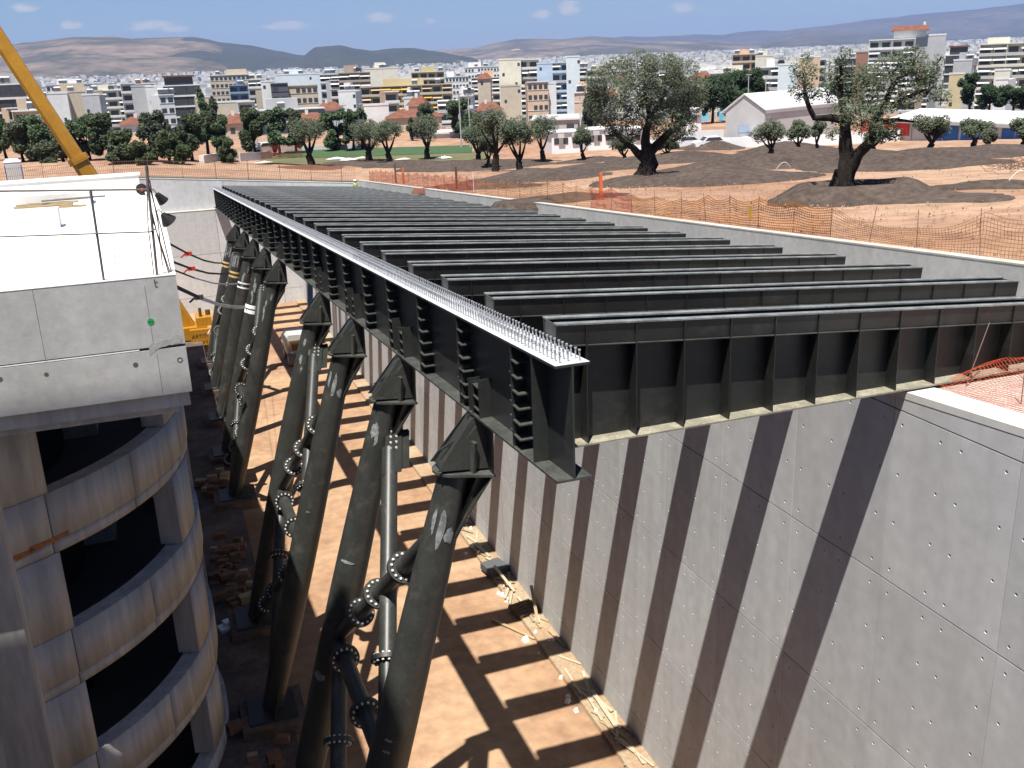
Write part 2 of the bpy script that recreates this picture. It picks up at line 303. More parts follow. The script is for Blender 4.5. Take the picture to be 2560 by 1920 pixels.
# ------------------------------------------------------------------ right-hand lower wall with form panels and tie holes
PW, PH = 2.93, 3.53
HU = (.27, 1.25, 1.73, 2.70); HV = (.27, 1.27, 2.27, 3.27)
def panel_mesh(w, ha, hb, gapu=.008, gapv=.014, holes=True):
    mb = MB(); r = .034; hm = min(ha, hb)
    us = [gapu]; vs = [gapv]
    hu = [u for u in HU if holes]; hv = sorted(PH-v for v in HV if holes and PH-v < hm-.12)
    for u in hu: us += [u-.07, u+.07]
    for v in hv: vs += [v-.07, v+.07]
    us.append(w-gapu); vs.append(None)
    def P(i, j, x=0.):
        u = us[i]; v = vs[j]
        if v is None: v = ha+(hb-ha)*u/w-gapv
        return (x, u, v)
    nu, nv = len(us), len(vs)
    for j in range(nv):
        for i in range(nu): mb.v.append(P(i, j))
    for j in range(nv-1):
        for i in range(nu-1):
            a, b, c, d = j*nu+i, (j+1)*nu+i, (j+1)*nu+i+1, j*nu+i+1
            if i % 2 == 1 and j % 2 == 1 and i < nu-1 and j < nv-1 and hu and hv:
                cu = (us[i]+us[i+1])/2; cv = (vs[j]+vs[j+1])/2; k = len(mb.v)
                cs = [a, d, c, b]      # corners at -135, -45, 45, 135 degrees
                for rr, x in ((r, 0.), (r*.6, .026)):
                    for t in range(8):
                        an = R(-135+45*t); mb.v.append((x, cu+rr*math.cos(an), cv+rr*math.sin(an)))
                for q in range(4):
                    f = (cs[q], cs[(q+1) % 4], k+(2*q+2) % 8, k+2*q+1, k+2*q); mb.f.append(f[::-1]); mb.sm.append(False)
                for t in range(8): mb.f.append((k+(t+1) % 8, k+8+(t+1) % 8, k+8+t, k+t)[::1]); mb.sm.append(False)
                mb.f.append(tuple(k+8+t for t in range(8))[::-1]); mb.sm.append(False)
            else: mb.f.append((a, b, c, d)); mb.sm.append(False)
    t = .05; k = len(mb.v)
    p = [(0, us[0], vs[0]), (0, us[-1], vs[0]), (0, us[-1], hb-gapv), (0, us[0], ha-gapv)]
    mb.add(p+[(t, a, b) for _, a, b in p], [(0, 1, 5, 4), (1, 2, 6, 5), (2, 3, 7, 6), (3, 0, 4, 7)])
    return mb.mesh('wall_panel', 'wall_concrete')
rw = empty('retaining_wall', (XW, 30, FZ), 'tall grey concrete retaining wall with tie holes and slanting beam shadows', 'wall')
mb = MB(); 
for k in range(40):
    y0 = -28+k*2.8; y1 = y0+2.8
    if y0 >= YE: break
    y1 = min(y1, YE)
    mb.hexa([(XW+.04, y0, FZ-.3), (XW+1.2, y0, FZ-.3), (XW+1.2, y1, FZ-.3), (XW+.04, y1, FZ-.3)], [(XW+.04, y0, ledge(y0)-.12), (XW+1.2, y0, ledge(y0)-.12), (XW+1.2, y1, ledge(y1)-.12), (XW+.04, y1, ledge(y1)-.12)])
o = mb.build('wall_core', 'joint_dark', rw, (-XW, -30, -FZ))
JZ = [-17.6, -16.64, -13.11, -9.58, -6.05, -2.52, 1.2]
full = panel_mesh(PW, PH, PH); foot = panel_mesh(PW, .96, .96, holes=False)
for k in range(-9, 29):
    y0 = -.31+k*PW; y1 = y0+PW
    if y0 > YE-1: continue
    for r_ in range(6):
        z0 = JZ[r_]; z1 = JZ[r_+1]
        ta, tb = ledge(y0)-.1, ledge(y1)-.1
        if min(ta, tb) < z0+.04: continue
        if r_ == 0: me = foot
        elif min(ta, tb) > z1: me = full
        else: me = panel_mesh(PW, min(PH, ta-z0), min(PH, tb-z0), holes=(tb-z0 > .6))
        inst('wall_panel', me, rw, (0, y0-30, z0-FZ))
mb = MB()
for k in range(-10, 29):
    y0 = -.31+k*PW+.004; y1 = y0+PW-.008; y1 = min(y1, YE)
    mb.hexa([(XW-.006, y0, ledge(y0)-.11), (XW+.62, y0, ledge(y0)-.11), (XW+.62, y1, ledge(y1)-.11), (XW-.006, y1, ledge(y1)-.11)], [(XW-.006, y0, ledge(y0)+.03), (XW+.62, y0, ledge(y0)+.03), (XW+.62, y1, ledge(y1)+.03), (XW-.006, y1, ledge(y1)+.03)])
mb.build('coping', 'concrete_light', rw, (-XW, -30, -FZ))
lb = MB(); lb.hexa([(XW+.61, -30, ledge(-30)-.4), (XU+.02, -30, ledge(-30)-.4), (XU+.02, YE, ledge(YE)-.4), (XW+.61, YE, ledge(YE)-.4)], [(XW+.61, -30, ledge(-30)), (XU+.02, -30, ledge(-30)), (XU+.02, YE, ledge(YE)), (XW+.61, YE, ledge(YE))])
struct(lb.build('bearing_ledge', 'kerb_cream'))
# upper wall behind the beam ends
uw = empty('upper_wall', (XU, 30, ledge(30)), 'low grey concrete wall with pale top edge behind the beam ends', 'wall')
k = 0; y0 = -30.
while y0 < YE-.1:
    y1 = min(y0+9.5, YE+.3)
    MB().hexa([(XU, y0+.006, ledge(y0)-.5), (XU+.34, y0+.006, ledge(y0)-.5), (XU+.34, y1-.006, ledge(y1)-.5), (XU, y1-.006, ledge(y1)-.5)], [(XU, y0+.006, wtop(y0)), (XU+.34, y0+.006, wtop(y0)), (XU+.34, y1-.006, wtop(y1)), (XU, y1-.006, wtop(y1))]).build('wall_segment', 'concrete', uw, (-XU, -30, -ledge(30)))
    MB().hexa([(XU-.01, y0+.006, wtop(y0)+.003), (XU+.36, y0+.006, wtop(y0)+.003), (XU+.36, y1-.006, wtop(y1)+.003), (XU-.01, y1-.006, wtop(y1)+.003)], [(XU-.01, y0+.006, wtop(y0)+.045), (XU+.36, y0+.006, wtop(y0)+.045), (XU+.36, y1-.006, wtop(y1)+.045), (XU-.01, y1-.006, wtop(y1)+.045)]).build('wall_cap', 'kerb_cream', uw, (-XU, -30, -ledge(30)))
    y0 = y1
# end wall across the trench
ew = empty('end_wall', (4, YE, FZ), 'grey concrete wall closing the far end of the trench', 'wall')
def ewtop(X): return -4.75-.094*(X+6) if X > -6 else -4.75
for x0, x1 in ((-60, -40), (-40, -24), (-24, -14), (-14, -6), (-6, .5), (.5, 7), (7, XU+.34)):
    MB().hexa([(x0+.01, YE, FZ-.3), (x1-.01, YE, FZ-.3), (x1-.01, YE+.4, FZ-.3), (x0+.01, YE+.4, FZ-.3)], [(x0+.01, YE, ewtop(x0)), (x1-.01, YE, ewtop(x1)), (x1-.01, YE+.4, ewtop(x1)), (x0+.01, YE+.4, ewtop(x0))]).build('wall_panel', 'wall_concrete', ew, (-4, -YE, -FZ))
    MB().hexa([(x0, YE-.02, ewtop(x0)+.003), (x1, YE-.02, ewtop(x1)+.003), (x1, YE+.42, ewtop(x1)+.003), (x0, YE+.42, ewtop(x0)+.003)], [(x0, YE-.02, ewtop(x0)+.06), (x1, YE-.02, ewtop(x1)+.06), (x1, YE+.42, ewtop(x1)+.06), (x0, YE+.42, ewtop(x0)+.06)]).build('wall_cap', 'kerb_cream', ew, (-4, -YE, -FZ))
for z0, z1 in ((FZ-.3, -16.2), (-16.17, -12.1), (-12.07, -7.95)):
    for x0, x1 in ((-60, -30), (-30, -6.2), (-6.17, -.6), (-.57, 5), (5.03, XW)): bx('wall_panel', 'wall_concrete', (x0, YE-.8, z0), (x1, YE-.001, z1), ew, (-4, -YE, -FZ))
bx('wall_ledge', 'kerb_cream', (-60, YE-.82, -7.947), (XW-.01, YE-.001, -7.9), ew, (-4, -YE, -FZ))
# ------------------------------------------------------------------ main plate girder
Y0, Y1 = -1.96, 83.4
gd = empty('plate_girder', (-.33, Y0, -2.02), 'long dark steel plate girder with a pale stud-covered top flange', 'girder')
off = (.33, -Y0, 2.02)
def slab(x0, x1, za, zb, ya=Y0, yb=Y1, name='web', m='girder_steel', parent=gd, of=off):
    return MB().hexa([(x0, ya, za-SY*ya), (x1, ya, za-SY*ya), (x1, yb, za-SY*yb), (x0, yb, za-SY*yb)], [(x0, ya, zb-SY*ya), (x1, ya, zb-SY*ya), (x1, yb, zb-SY*yb), (x0, yb, zb-SY*yb)]).build(name, m, parent, of)
slab(-.345, -.315, -2.11, -.392, name='web')
slab(-.60, -.06, -.39, -.352, name='top_flange', m='girder_steel')
slab(-.598, -.062, -.3515, -.348, name='primer_coat', m='zinc')
slab(-.61, -.05, -2.15, -2.112, name='bottom_flange', m='dull_steel')
# stacked shelf plates on the vertical stiffeners
sm_ = MB().box((-.25, -.011, 0), (0, .011, 1.712)).mesh('stiffener', 'girder_steel')
shs = []
for w in (.26, .30, .33): shs.append(MB().box((-.245, -w, -.011), (0, -.0125, .011)).box((-.2, .0125, -.011), (0, w*.8, .011)).mesh('shelf_plate', 'dull_steel'))
k = 0
while -.04+3.0*k < Y1-1:
    y = -.04+3.0*k; zb = -2.11-SY*y
    inst('stiffener', sm_, gd, (-.346+.33, y-Y0, zb+2.02))
    inst('stiffener', sm_, gd, (.33-.06, y-Y0+.3, zb+2.02))
    for j in range(6): inst('shelf_plate', shs[min(2, (5-j)//2)], gd, (-.347+.33, y-Y0, zb+.2+.255*j+2.02))
    k += 1
for y in (-1.0,):
    MB().plate([(-.347, y, -2.11-SY*y), (-.60, y, -2.11-SY*y), (-.60, y, -.393-SY*y), (-.347, y, -.393-SY*y)], (0, .022, 0)).build('end_stiffener', 'girder_steel', gd, off)
# studs: every headed stud of the near part on its own, the rest as one piece
sb = MB(); sb.tube((0, 0, 0), (0, 0, .155), .0125, n=6); sb.tube((0, 0, .15), (0, 0, .172), .022, n=8); stud = sb.mesh('shear_stud', 'stud_zinc')
rest = MB(); n = 0
for i in range(int((Y1-Y0-.15)/.155)):
    y = Y0+.12+i*.155
    for j, x in enumerate((-.48, -.33, -.17)):
        yy = y+(.05 if j == 1 else 0)+rnd.uniform(-.008, .008); zz = -.348-SY*yy; n += 1
        if n <= 300: inst('shear_stud', stud, gd, (x+.33, yy-Y0, zz+2.02), (rnd.uniform(-.03, .03), rnd.uniform(-.03, .03), 0))
        else:
            rest.tube((x, yy, zz), (x, yy, zz+.15), .0125, n=4, cap=False); rest.tube((x, yy, zz+.148), (x, yy, zz+.17), .022, n=5)
o = rest.build('far_studs', 'stud_zinc', gd, off); o['kind'] = 'stuff'
# ------------------------------------------------------------------ cross beams: open-topped tubs with inclined webs
L = 12.55; BD = 2.09
def bt(x): return -SX*x
P = {}
def two(x, y, z): return (x, y, z)
TB = .36
def two_line(f0, f1): return f0, f1
w_ = MB(); w_.hexa([(0, -.525, bt(0)-TB), (L, -.525, bt(L)-TB), (L, -.505, bt(L)-TB), (0, -.505, bt(0)-TB)], [(0, -.560, bt(0)-.025), (L, -.560, bt(L)-.025), (L, -.540, bt(L)-.025), (0, -.540, bt(0)-.025)])
P['front_web'] = w_.mesh('tub_side', 'beam_steel')
w_ = MB(); w_.hexa([(0, -.065, bt(0)-TB), (L, -.065, bt(L)-TB), (L, -.045, bt(L)-TB), (0, -.045, bt(0)-TB)], [(0, -.030, bt(0)-.025), (L, -.030, bt(L)-.025), (L, -.010, bt(L)-.025), (0, -.010, bt(0)-.025)])
P['back_web'] = w_.mesh('tub_side', 'beam_steel')
w_ = MB(); w_.hexa([(0, -.30, -BD+.03), (L, -.30, -BD+.03), (L, -.27, -BD+.03), (0, -.27, -BD+.03)], [(0, -.30, bt(0)-TB-.016), (L, -.30, bt(L)-TB-.016), (L, -.27, bt(L)-TB-.016), (0, -.27, bt(0)-TB-.016)])
P['web'] = w_.mesh('web', 'beam_steel')
def flange(y0, y1, z0, z1, m):
    return MB().hexa([(0, y0, bt(0)+z0), (L, y0, bt(L)+z0), (L, y1, bt(L)+z0), (0, y1, bt(0)+z0)], [(0, y0, bt(0)+z1), (L, y0, bt(L)+z1), (L, y1, bt(L)+z1), (0, y1, bt(0)+z1)]).mesh('top_flange', m)
P['front_flange'] = flange(-.585, -.44, -.025, 0, 'edge_steel'); P['back_flange'] = flange(-.13, .015, -.025, 0, 'edge_steel')
P['long_rib'] = flange(-.560, -.01, -TB-.015, -TB-.0005, 'dull_steel')
P['bottom_flange'] = MB().box((0, -.60, -BD), (L, .03, -BD+.03)).mesh('bottom_flange', 'dusty_steel')
P['end_plate'] = MB().plate([(.012, -.54, -.03), (.012, -.03, -.03), (.012, -.065, -TB+.001), (.012, -.505, -TB+.001)], (.018, 0, 0)).mesh('end_plate', 'dull_steel')
P['far_plate'] = MB().plate([(L-.03, -.54, bt(L)-.03), (L-.03, -.03, bt(L)-.03), (L-.03, -.065, bt(L)-TB+.001), (L-.03, -.505, bt(L)-TB+.001)], (.018, 0, 0)).mesh('end_plate', 'dull_steel')
STX = [.5+.875*i for i in range(14)]
ST = []
for x in STX:
    ST.append(MB().plate([(0, -.585, -BD+.0305), (0, -.301, -BD+.0305), (0, -.301, bt(x)-TB-.016), (0, -.575, bt(x)-TB-.016)], (.016, 0, 0)).plate([(0, -.572, bt(x)-TB), (0, -.526, bt(x)-TB), (0, -.561, bt(x)-.026), (0, -.578, bt(x)-.026)], (.016, 0, 0)).mesh('web_stiffener', 'beam_steel'))
def conn(): return MB().box((-.30, -.31, -BD+.1), (.05, -.285, -.5)).mesh('connection_plate', 'beam_steel')
CP = conn()
def nth(i): return ['nearest', 'second', 'third', 'fourth', 'fifth', 'sixth', 'seventh', 'eighth', 'ninth', 'tenth', 'eleventh', 'twelfth', 'thirteenth', 'fourteenth', 'fifteenth', 'sixteenth', 'seventeenth', 'eighteenth', 'nineteenth', 'twentieth', 'twenty-first', 'twenty-second', 'twenty-third', 'twenty-fourth', 'twenty-fifth', 'twenty-sixth', 'twenty-seventh'][i]
fs = MB()
for x in STX: fs.plate([(x, -.585, -BD+.0305), (x, -.301, -BD+.0305), (x, -.301, bt(x)-TB-.016), (x, -.575, bt(x)-TB-.016)], (.016, 0, 0)).plate([(x, -.572, bt(x)-TB), (x, -.526, bt(x)-TB), (x, -.561, bt(x)-.026), (x, -.578, bt(x)-.026)], (.016, 0, 0))
FS = fs.mesh('web_stiffeners', 'beam_steel')
for i in range(NB):
    y = 3.0*i
    lab = 'nearest dark steel cross beam, its whole ribbed side in view' if i == 0 else ('farthest dark steel cross beam, against the end wall' if i == NB-1 else nth(i)+' dark steel cross beam counted from the stud flange end nearest the camera')
    b = empty('cross_beam', (0, y, deck(y)), lab, 'beam', 'cross beams of the bridge deck')
    for nm in ('web', 'bottom_flange'): inst(nm, P[nm], b)
    inst('tub_side', P['front_web'], b); inst('tub_side', P['back_web'], b); inst('tub_floor', P['long_rib'], b)
    for nm in ('front_flange', 'back_flange'): inst('top_flange', P[nm], b)
    inst('end_plate', P['end_plate'], b); inst('end_plate', P['far_plate'], b); inst('connection_plate', CP, b)
    if i < 14:
        for x, me in zip(STX, ST): inst('web_stiffener', me, b, (x, 0, 0))
    else: inst('web_stiffeners', FS, b)['kind'] = 'stuff'
# ------------------------------------------------------------------ leaning columns
CY = [2.3, 8.1, 14.1, 20.1, 32.3, 38.6, 44.8, 51.2, 58.0]
CR = .36; LEAN = .290
def crad(i, Z):
    t = max(0, min(1, (cz(CY[i])-1.05-Z)/(cz(CY[i])-1.05-PZ))); return .285+.115*math.sin(math.pi*min(1, t*1.02))**.8+.04*t
def cz(Y): return -2.15-SY*Y
def cax(i, Z): Y = CY[i]; zt = cz(Y); return Vector((-.66+LEAN*(Z-zt), Y, Z))
AX = Vector((LEAN, 0, 1)).normalized(); PX = Vector((1, 0, -LEAN)).normalized(); PYv = Vector((0, 1, 0))
def cyl_patch(mb, p, r, ang, hgt, wid, seed, blob=True):     # thin paint patch lying on a column; p on the axis
    q = random.Random(seed); n = 14; c = []
    for k in range(n):
        t = 2*math.pi*k/n; e = q.uniform(.65, 1.15); c.append((ang+wid*e*math.cos(t)/r, hgt*e*math.sin(t)))
    def on(a, h): return p+AX*h+(PX*math.cos(a)+PYv*math.sin(a))*(r+.004)
    ctr = on(ang, 0); vs = [ctr]+[on(a, h) for a, h in c]
    mids = [on(ang+(a-ang)*.5, h*.5) for a, h in c]
    vs = [ctr]+mids+[on(a, h) for a, h in c]
    mb.add(vs, [(0, 1+k, 1+(k+1) % n) for k in range(n)]+[(1+k, 1+n+k, 1+n+(k+1) % n, 1+(k+1) % n) for k in range(n)])
def stroke(mb, p, r, pts, w):                                   # painted stroke on a column
    def on(a, h): return p+AX*h+(PX*math.cos(a)+PYv*math.sin(a))*(r+.004)
    for (a0, h0), (a1, h1) in zip(pts[:-1], pts[1:]):
        d = Vector(((a1-a0)*r, h1-h0)); nn = Vector((-d.y, d.x)).normalized()*w
        mb.add([on(a0+nn.x/r, h0+nn.y), on(a1+nn.x/r, h1+nn.y), on(a1-nn.x/r, h1-nn.y), on(a0-nn.x/r, h0-nn.y)], [(0, 1, 2, 3)])
clab = ['nearest dark leaning tube column, three pale paint patches below its head', 'second leaning tube column from the camera, bolted gusset on its head', 'third leaning tube column from the camera, patches below its collar', 'fourth leaning tube column, just before the wide gap with the boom lift', 'fifth leaning tube column, first beyond the wide gap, pale smear below head', 'sixth leaning tube column, wrapped by the thick white strap', 'seventh leaning tube column, wrapped by the thin grey strap', 'eighth leaning tube column, painted 10 and wrapped by a strap', 'farthest leaning tube column, painted 14 and wrapped by a tan strap']
COLS = []
for i, Y in enumerate(CY):
    zt = cz(Y); base = cax(i, PZ); c = empty('leaning_column', base, clab[i], 'column', 'leaning columns under the girder'); of = -base; COLS.append(c)
    top = cax(i, zt-1.05)
    tb_ = MB(); zs_ = [top.z+(PZ+.05-top.z)*k/12 for k in range(13)]
    for za, zb_ in zip(zs_[:-1], zs_[1:]): tb_.tube(cax(i, zb_), cax(i, za), crad(i, zb_), crad(i, za), n=32, cap=False)
    tb_.build('tube', 'steel', c, of)
    col0 = top
    ax_, zc = col0.x, col0.z
    cpl = [(ax_+.44*math.cos(t), Y+.40*math.sin(t), zc-.02) for t in [R(90+22.5*k) for k in range(9)]]+[(-.34, Y-.56, zc-.02), (-.34, Y+.46, zc-.02)]
    MB().plate([(x, y, z+LEAN*-.25*(x-ax_)) for x, y, z in cpl], (0, 0, .05)).build('collar', 'dull_steel', c, of)
    zq = zc+.031
    MB().hexa([(ax_-.32, Y-.25, zq+.08), (-.43, Y-.25, zq), (-.43, Y+.25, zq), (ax_-.32, Y+.25, zq+.08)], [(-.635, Y-.15, zt-.05), (-.40, Y-.22, zt-.012), (-.40, Y+.22, zt-.012), (-.635, Y+.15, zt-.05)]).build('head', 'steel', c, of)
    for s in (-1, 1):           # ridge plates framing the slanted face of the head
        MB().plate([(ax_-.40, Y+s*.26, zq+.09), (-.39, Y+s*.26, zq), (-.37, Y+s*.21, zt-.012), (-.605, Y+s*.17, zt-.012), (-.70, Y+s*.17, zt-.10)], (0, s*.03, 0)).build('gusset_plate', 'steel', c, of)
    MB().plate([(ax_-.30, Y-.02, zq+.4), (-.60, Y-.02, zt-.5), (-.58, Y-.02, zt-.012), (-.66, Y-.02, zt-.012), (-.70, Y-.02, zt-.35)], (0, .035, 0)).build('stiffener', 'steel', c, of)
    MB().plate([(-.39, Y-.60, zt-.012), (-.39, Y+.50, zt-.012), (-.39, Y+.42, zc+.031), (-.39, Y-.52, zc+.031)], (.035, 0, 0)).build('head_plate', 'steel', c, of)
    MB().plate([(-.39, Y-.52, zc-.022), (-.39, Y+.42, zc-.022), (ax_-.20, Y+.24, zc-1.30), (ax_-.20, Y-.28, zc-1.30)], (.03, 0, 0)).build('fin_plate', 'steel', c, of)
    MB().plate([(-.375, Y-.34, zc-.02), (ax_-.10, Y-.20, zc-1.35), (ax_-.26, Y-.27, zc-1.35), (-.62, Y-.34, zc-.02)], (.02, .03, 0)).build('fin_plate', 'steel', c, of)
    MB().plate([(-.375, Y-.02, zc-.025), (-.46, Y-.02, zc-.5), (ax_-.02, Y-.02, zc-1.25), (ax_+.1, Y-.02, zc-.03)], (0, .035, 0)).build('fin_plate', 'steel', c, of)
    MB().obox((ax_+.28, Y-.30, zc+.30), (.03, .02, 0), (-.02, .09, 0), (.03, 0, .30)).build('lug_plate', 'dull_steel', c, of)
    bp = MB(); bp.box((base.x-.75, Y-.75, PZ-.03), (base.x+.75, Y+.75, PZ+.05)); bp.build('base_plate', 'flange_dark', c, of)
    for s in (-1, 1): MB().plate([(base.x, Y+s*.43, PZ+.05), (base.x, Y+s*.74, PZ+.05), (base.x+.3, Y+s*.43, PZ+1.0)], (.03, 0, 0)).build('base_fin', 'flange_dark', c, of)
    # bearing box on the girder above this column
    for dy in (-.52, -.10, .10, .50):
        y = Y+dy; h = .80 if abs(dy) > .3 else .66
        MB().plate([(-.347, y, zt+.04), (-.585, y, zt+.04), (-.585, y, zt+h), (-.347, y, zt+h)], (0, .022, 0)).build('bearing_stiffener', 'girder_steel', gd, off)
    for k in range(3): MB().box((-.57, Y-.42, zt+.16+.22*k), (-.347, Y-.105, zt+.18+.22*k)).build('bearing_shelf', 'dull_steel', gd, off)
    pm = MB()
    if i == 0:
        for a, h, hh, ww in ((-2.45, -1.0, .26, .05), (-1.95, -1.12, .38, .085), (-1.42, -1.22, .17, .10), (-2.1, -5.6, .035, .10), (-2.1, -5.85, .035, .09)): cyl_patch(pm, top+AX*h, crad(i, (top+AX*h).z)+.012, a, hh, ww, i*7+int(h*100))
    elif i == 1:
        for a, h, hh, ww in ((-2.3, -.75, .2, .10), (-2.0, -.95, .22, .05), (-2.2, -4.2, .05, .2), (-2.45, -7.4, .12, .2)): cyl_patch(pm, top+AX*h, crad(i, (top+AX*h).z)+.012, a, hh, ww, i*7+int(h*100))
    elif i == 2:
        for a, h, hh, ww in ((-2.5, -.8, .3, .05), (-1.95, -.95, .4, .07), (-1.4, -1.15, .14, .09), (-2.0, -5.0, .03, .08)): cyl_patch(pm, top+AX*h, crad(i, (top+AX*h).z)+.012, a, hh, ww, i*7+int(h*100))
    elif i in (3, 4, 5, 6):
        for k in range(4): cyl_patch(pm, top-AX*(.7+.32*k), crad(i, top.z-.7-.3*k)+.012, -2.3+rnd.uniform(0, .9), rnd.uniform(.08, .32), rnd.uniform(.04, .10), i*9+k)
    elif i == 7:      # painted 10
        stroke(pm, top-AX*.9, crad(i, top.z-.86)+.014, [(-2.5, .35), (-2.5, -.35)], .05); stroke(pm, top-AX*.9, crad(i, top.z-.86)+.014, [(-2.1, .35), (-1.6, .35), (-1.6, -.35), (-2.1, -.35), (-2.1, .4)], .05)
    else:             # painted 14
        stroke(pm, top-AX*.9, crad(i, top.z-.86)+.014, [(-2.5, .4), (-2.5, -.4)], .06); stroke(pm, top-AX*.9, crad(i, top.z-.86)+.014, [(-1.6, -.45), (-1.6, .4), (-2.15, -.15), (-1.45, -.15)], .06)
    pm.build('paint_mark', 'paint_patch', c, of)
    bx('column_pedestal', 'plinth_brown', (base.x-1.0, Y-1.0, PZ-.5), (base.x+1.0, Y+1.0, PZ-.032))
for o in list(col.objects):
    if o.name.startswith('column_pedestal'): o['kind'] = 'structure'
# ------------------------------------------------------------------ braces between column pairs
BOLT = MB().tube((0, 0, 0), (0, 0, .045), .028, n=6).mesh('bolt', 'bolt')
def brace(pa, pb, r, fr, label, bolts=14, gusset=False):
    pa = Vector(pa); pb = Vector(pb); mid = (pa+pb)/2; t = empty('brace_tube', mid, label, 'brace', 'bolted braces between the columns')
    MB().tube(pa, pb, r, n=18).build('tube', 'steel', t, -mid)
    d = (pb-pa).normalized(); q = d.to_track_quat('Z', 'Y'); 
    for f in fr:
        c = pa.lerp(pb, f)
        fl = MB().tube(-d*.05, d*.05, r+.165, n=24).build('flange', 'flange_dark', t, c-mid)
        for k in range(bolts):
            a = 2*math.pi*k/bolts; loc = q @ Vector(((r+.095)*math.cos(a), (r+.095)*math.sin(a), .05))
            inst('bolt', BOLT, fl, loc, q.to_euler())
            loc = q @ Vector(((r+.095)*math.cos(a), (r+.095)*math.sin(a), -.05))
            inst('bolt', BOLT, fl, loc, (q @ Matrix.Rotation(math.pi, 3, 'X').to_quaternion()).to_euler())
    if gusset:
        x = d.cross(Vector((0, 1, 0))).normalized(); o_ = Vector((0, -r-.02, 0)); x = Vector((1, 0, 0))
        gp_ = MB().plate([pa-d*.75-x*.14+o_, pa-d*.75+x*.24+o_, pa+d*.55+x*.24+o_, pa+d*.55-x*.22+o_], (0, -.03, 0)).build('splice_plate', 'matte_dark', t, -mid)
        MB().plate([pa-d*.5+x*.25, pa-d*.5+x*.45, pa+d*.5+x*.45, pa+d*.5+x*.25], (0, -.16, 0)).build('splice_plate', 'matte_dark', t, -mid)
        for a in range(4):
            for b in range(2): inst('bolt', BOLT, gp_, pa+d*(-.62+.16*a)+x*(.07*(2*b-1)+.03)+o_-Vector((0, .03, 0)), (R(90), 0, 0))
    return t
ZA, ZB, ZC = -2.2, -7.25, -12.4          # node levels below the head
pairs = [(0, 1, 'the two nearest columns'), (2, 3, 'the third and fourth columns'), (4, 5, 'the fifth and sixth columns'), (7, 8, 'the two farthest columns')]
for a, b, nm in pairs:
    A1, B1, C1 = (cax(a, cz(CY[a])+z) for z in (ZA, ZB, ZC)); A2, B2, C2 = (cax(b, cz(CY[b])+z) for z in (ZA, ZB, ZC))
    s = Vector((-.30, 0, 0))
    brace(A1, B2, .185, (.30, .53, .72), 'upper diagonal tube with three bolted flanges between '+nm)
    brace(A2+Vector((.22, -.42, 0)), B1, .195, (.70,), 'long upper steep tube with bolted splice between '+nm, gusset=True)
    brace(B2, B1, .20, (.20, .64), 'level tube with two bolted flanges between '+nm)
    brace(B1, C2, .185, (.30, .53, .72), 'lower diagonal tube in shade between '+nm)
    brace(B2+Vector((0, -.35, 0)), C1, .195, (.32,), 'lower steep tube with one flange between '+nm)
# ------------------------------------------------------------------ concrete ramp building on the left
BY, BYE, RX, RZ = 6.0, 23.6, -5.40, .16
bl = empty('ramp_building', (-12, 14, FZ), 'white-roofed concrete ramp building with curved open storeys on the left', 'building')
bo = (12, -14, -FZ)
def rxe(Y): return max(-6.6, RX-.0015*max(0, Y-9)**2)      # right edge of the roof bends away
RYS = [BY+.252, 8, 10, 12, 14, 16, 18, 20, 22, BYE]
def edge_strip(name, m, x0, x1, z0, z1, ys=RYS):
    mb = MB()
    for a, b_ in zip(ys[:-1], ys[1:]):
        mb.hexa([(x0 if x0 < -30 else rxe(a)+x0, a, z0), (rxe(a)+x1, a, z0), (rxe(b_)+x1, b_, z0), (x0 if x0 < -30 else rxe(b_)+x0, b_, z0)], [(x0 if x0 < -30 else rxe(a)+x0, a, z1), (rxe(a)+x1, a, z1), (rxe(b_)+x1, b_, z1), (x0 if x0 < -30 else rxe(b_)+x0, b_, z1)])
    return mb.build(name, m, bl, bo)
edge_strip('roof_slab', 'roof_white', -40, -.22, -.9, RZ-.10)
edge_strip('rear_wing', 'concrete', -40, -.02, FZ, -1.5, [BYE+.4, 26, 28, 30, 32, 34, 36, 38, 40]); edge_strip('rear_wing', 'concrete', -40, -.03, FZ, -2.6, [40.01, 45, 50, 55, 60])
# upper fascia, shadow gap, lower fascia, recessed edge beam
bx('upper_fascia', 'concrete', (-40, BY, -1.24), (RX, BY+.25, RZ-.004), bl, bo)
edge_strip('side_fascia', 'concrete', -.22, -.002, -1.24, RZ-.004)
bx('parapet_cap', 'concrete_light', (-40, BY-.006, RZ-.003), (RX+.006, BY+.262, RZ+.012), bl, bo)
edge_strip('parapet_cap', 'concrete_light', -.24, .006, RZ-.003, RZ+.012)
bx('shadow_gap', 'joint_dark', (-40, BY+.05, -1.30), (RX-.05, BY+.3, -1.241), bl, bo); edge_strip('shadow_gap', 'joint_dark', -40, -.05, -1.30, -1.241, [BY+.301]+RYS[1:])
bx('white_strip', 'strap_white', (-40, BY+.004, -1.285), (-6.28, BY+.045, -1.262), bl, bo)
bx('lower_fascia', 'concrete', (-40, BY, -2.26), (RX, BY+.25, -1.301), bl, bo); edge_strip('lower_fascia', 'concrete', -40, -.002, -2.26, -1.301)
edge_strip('edge_beam', 'concrete_stain', -40, -.06, -2.58, -2.261, [BY+.12]+RYS[1:])
edge_strip('soffit', 'concrete_stain', -40, -.30, -2.75, -2.581, [BY+.3]+RYS[1:])
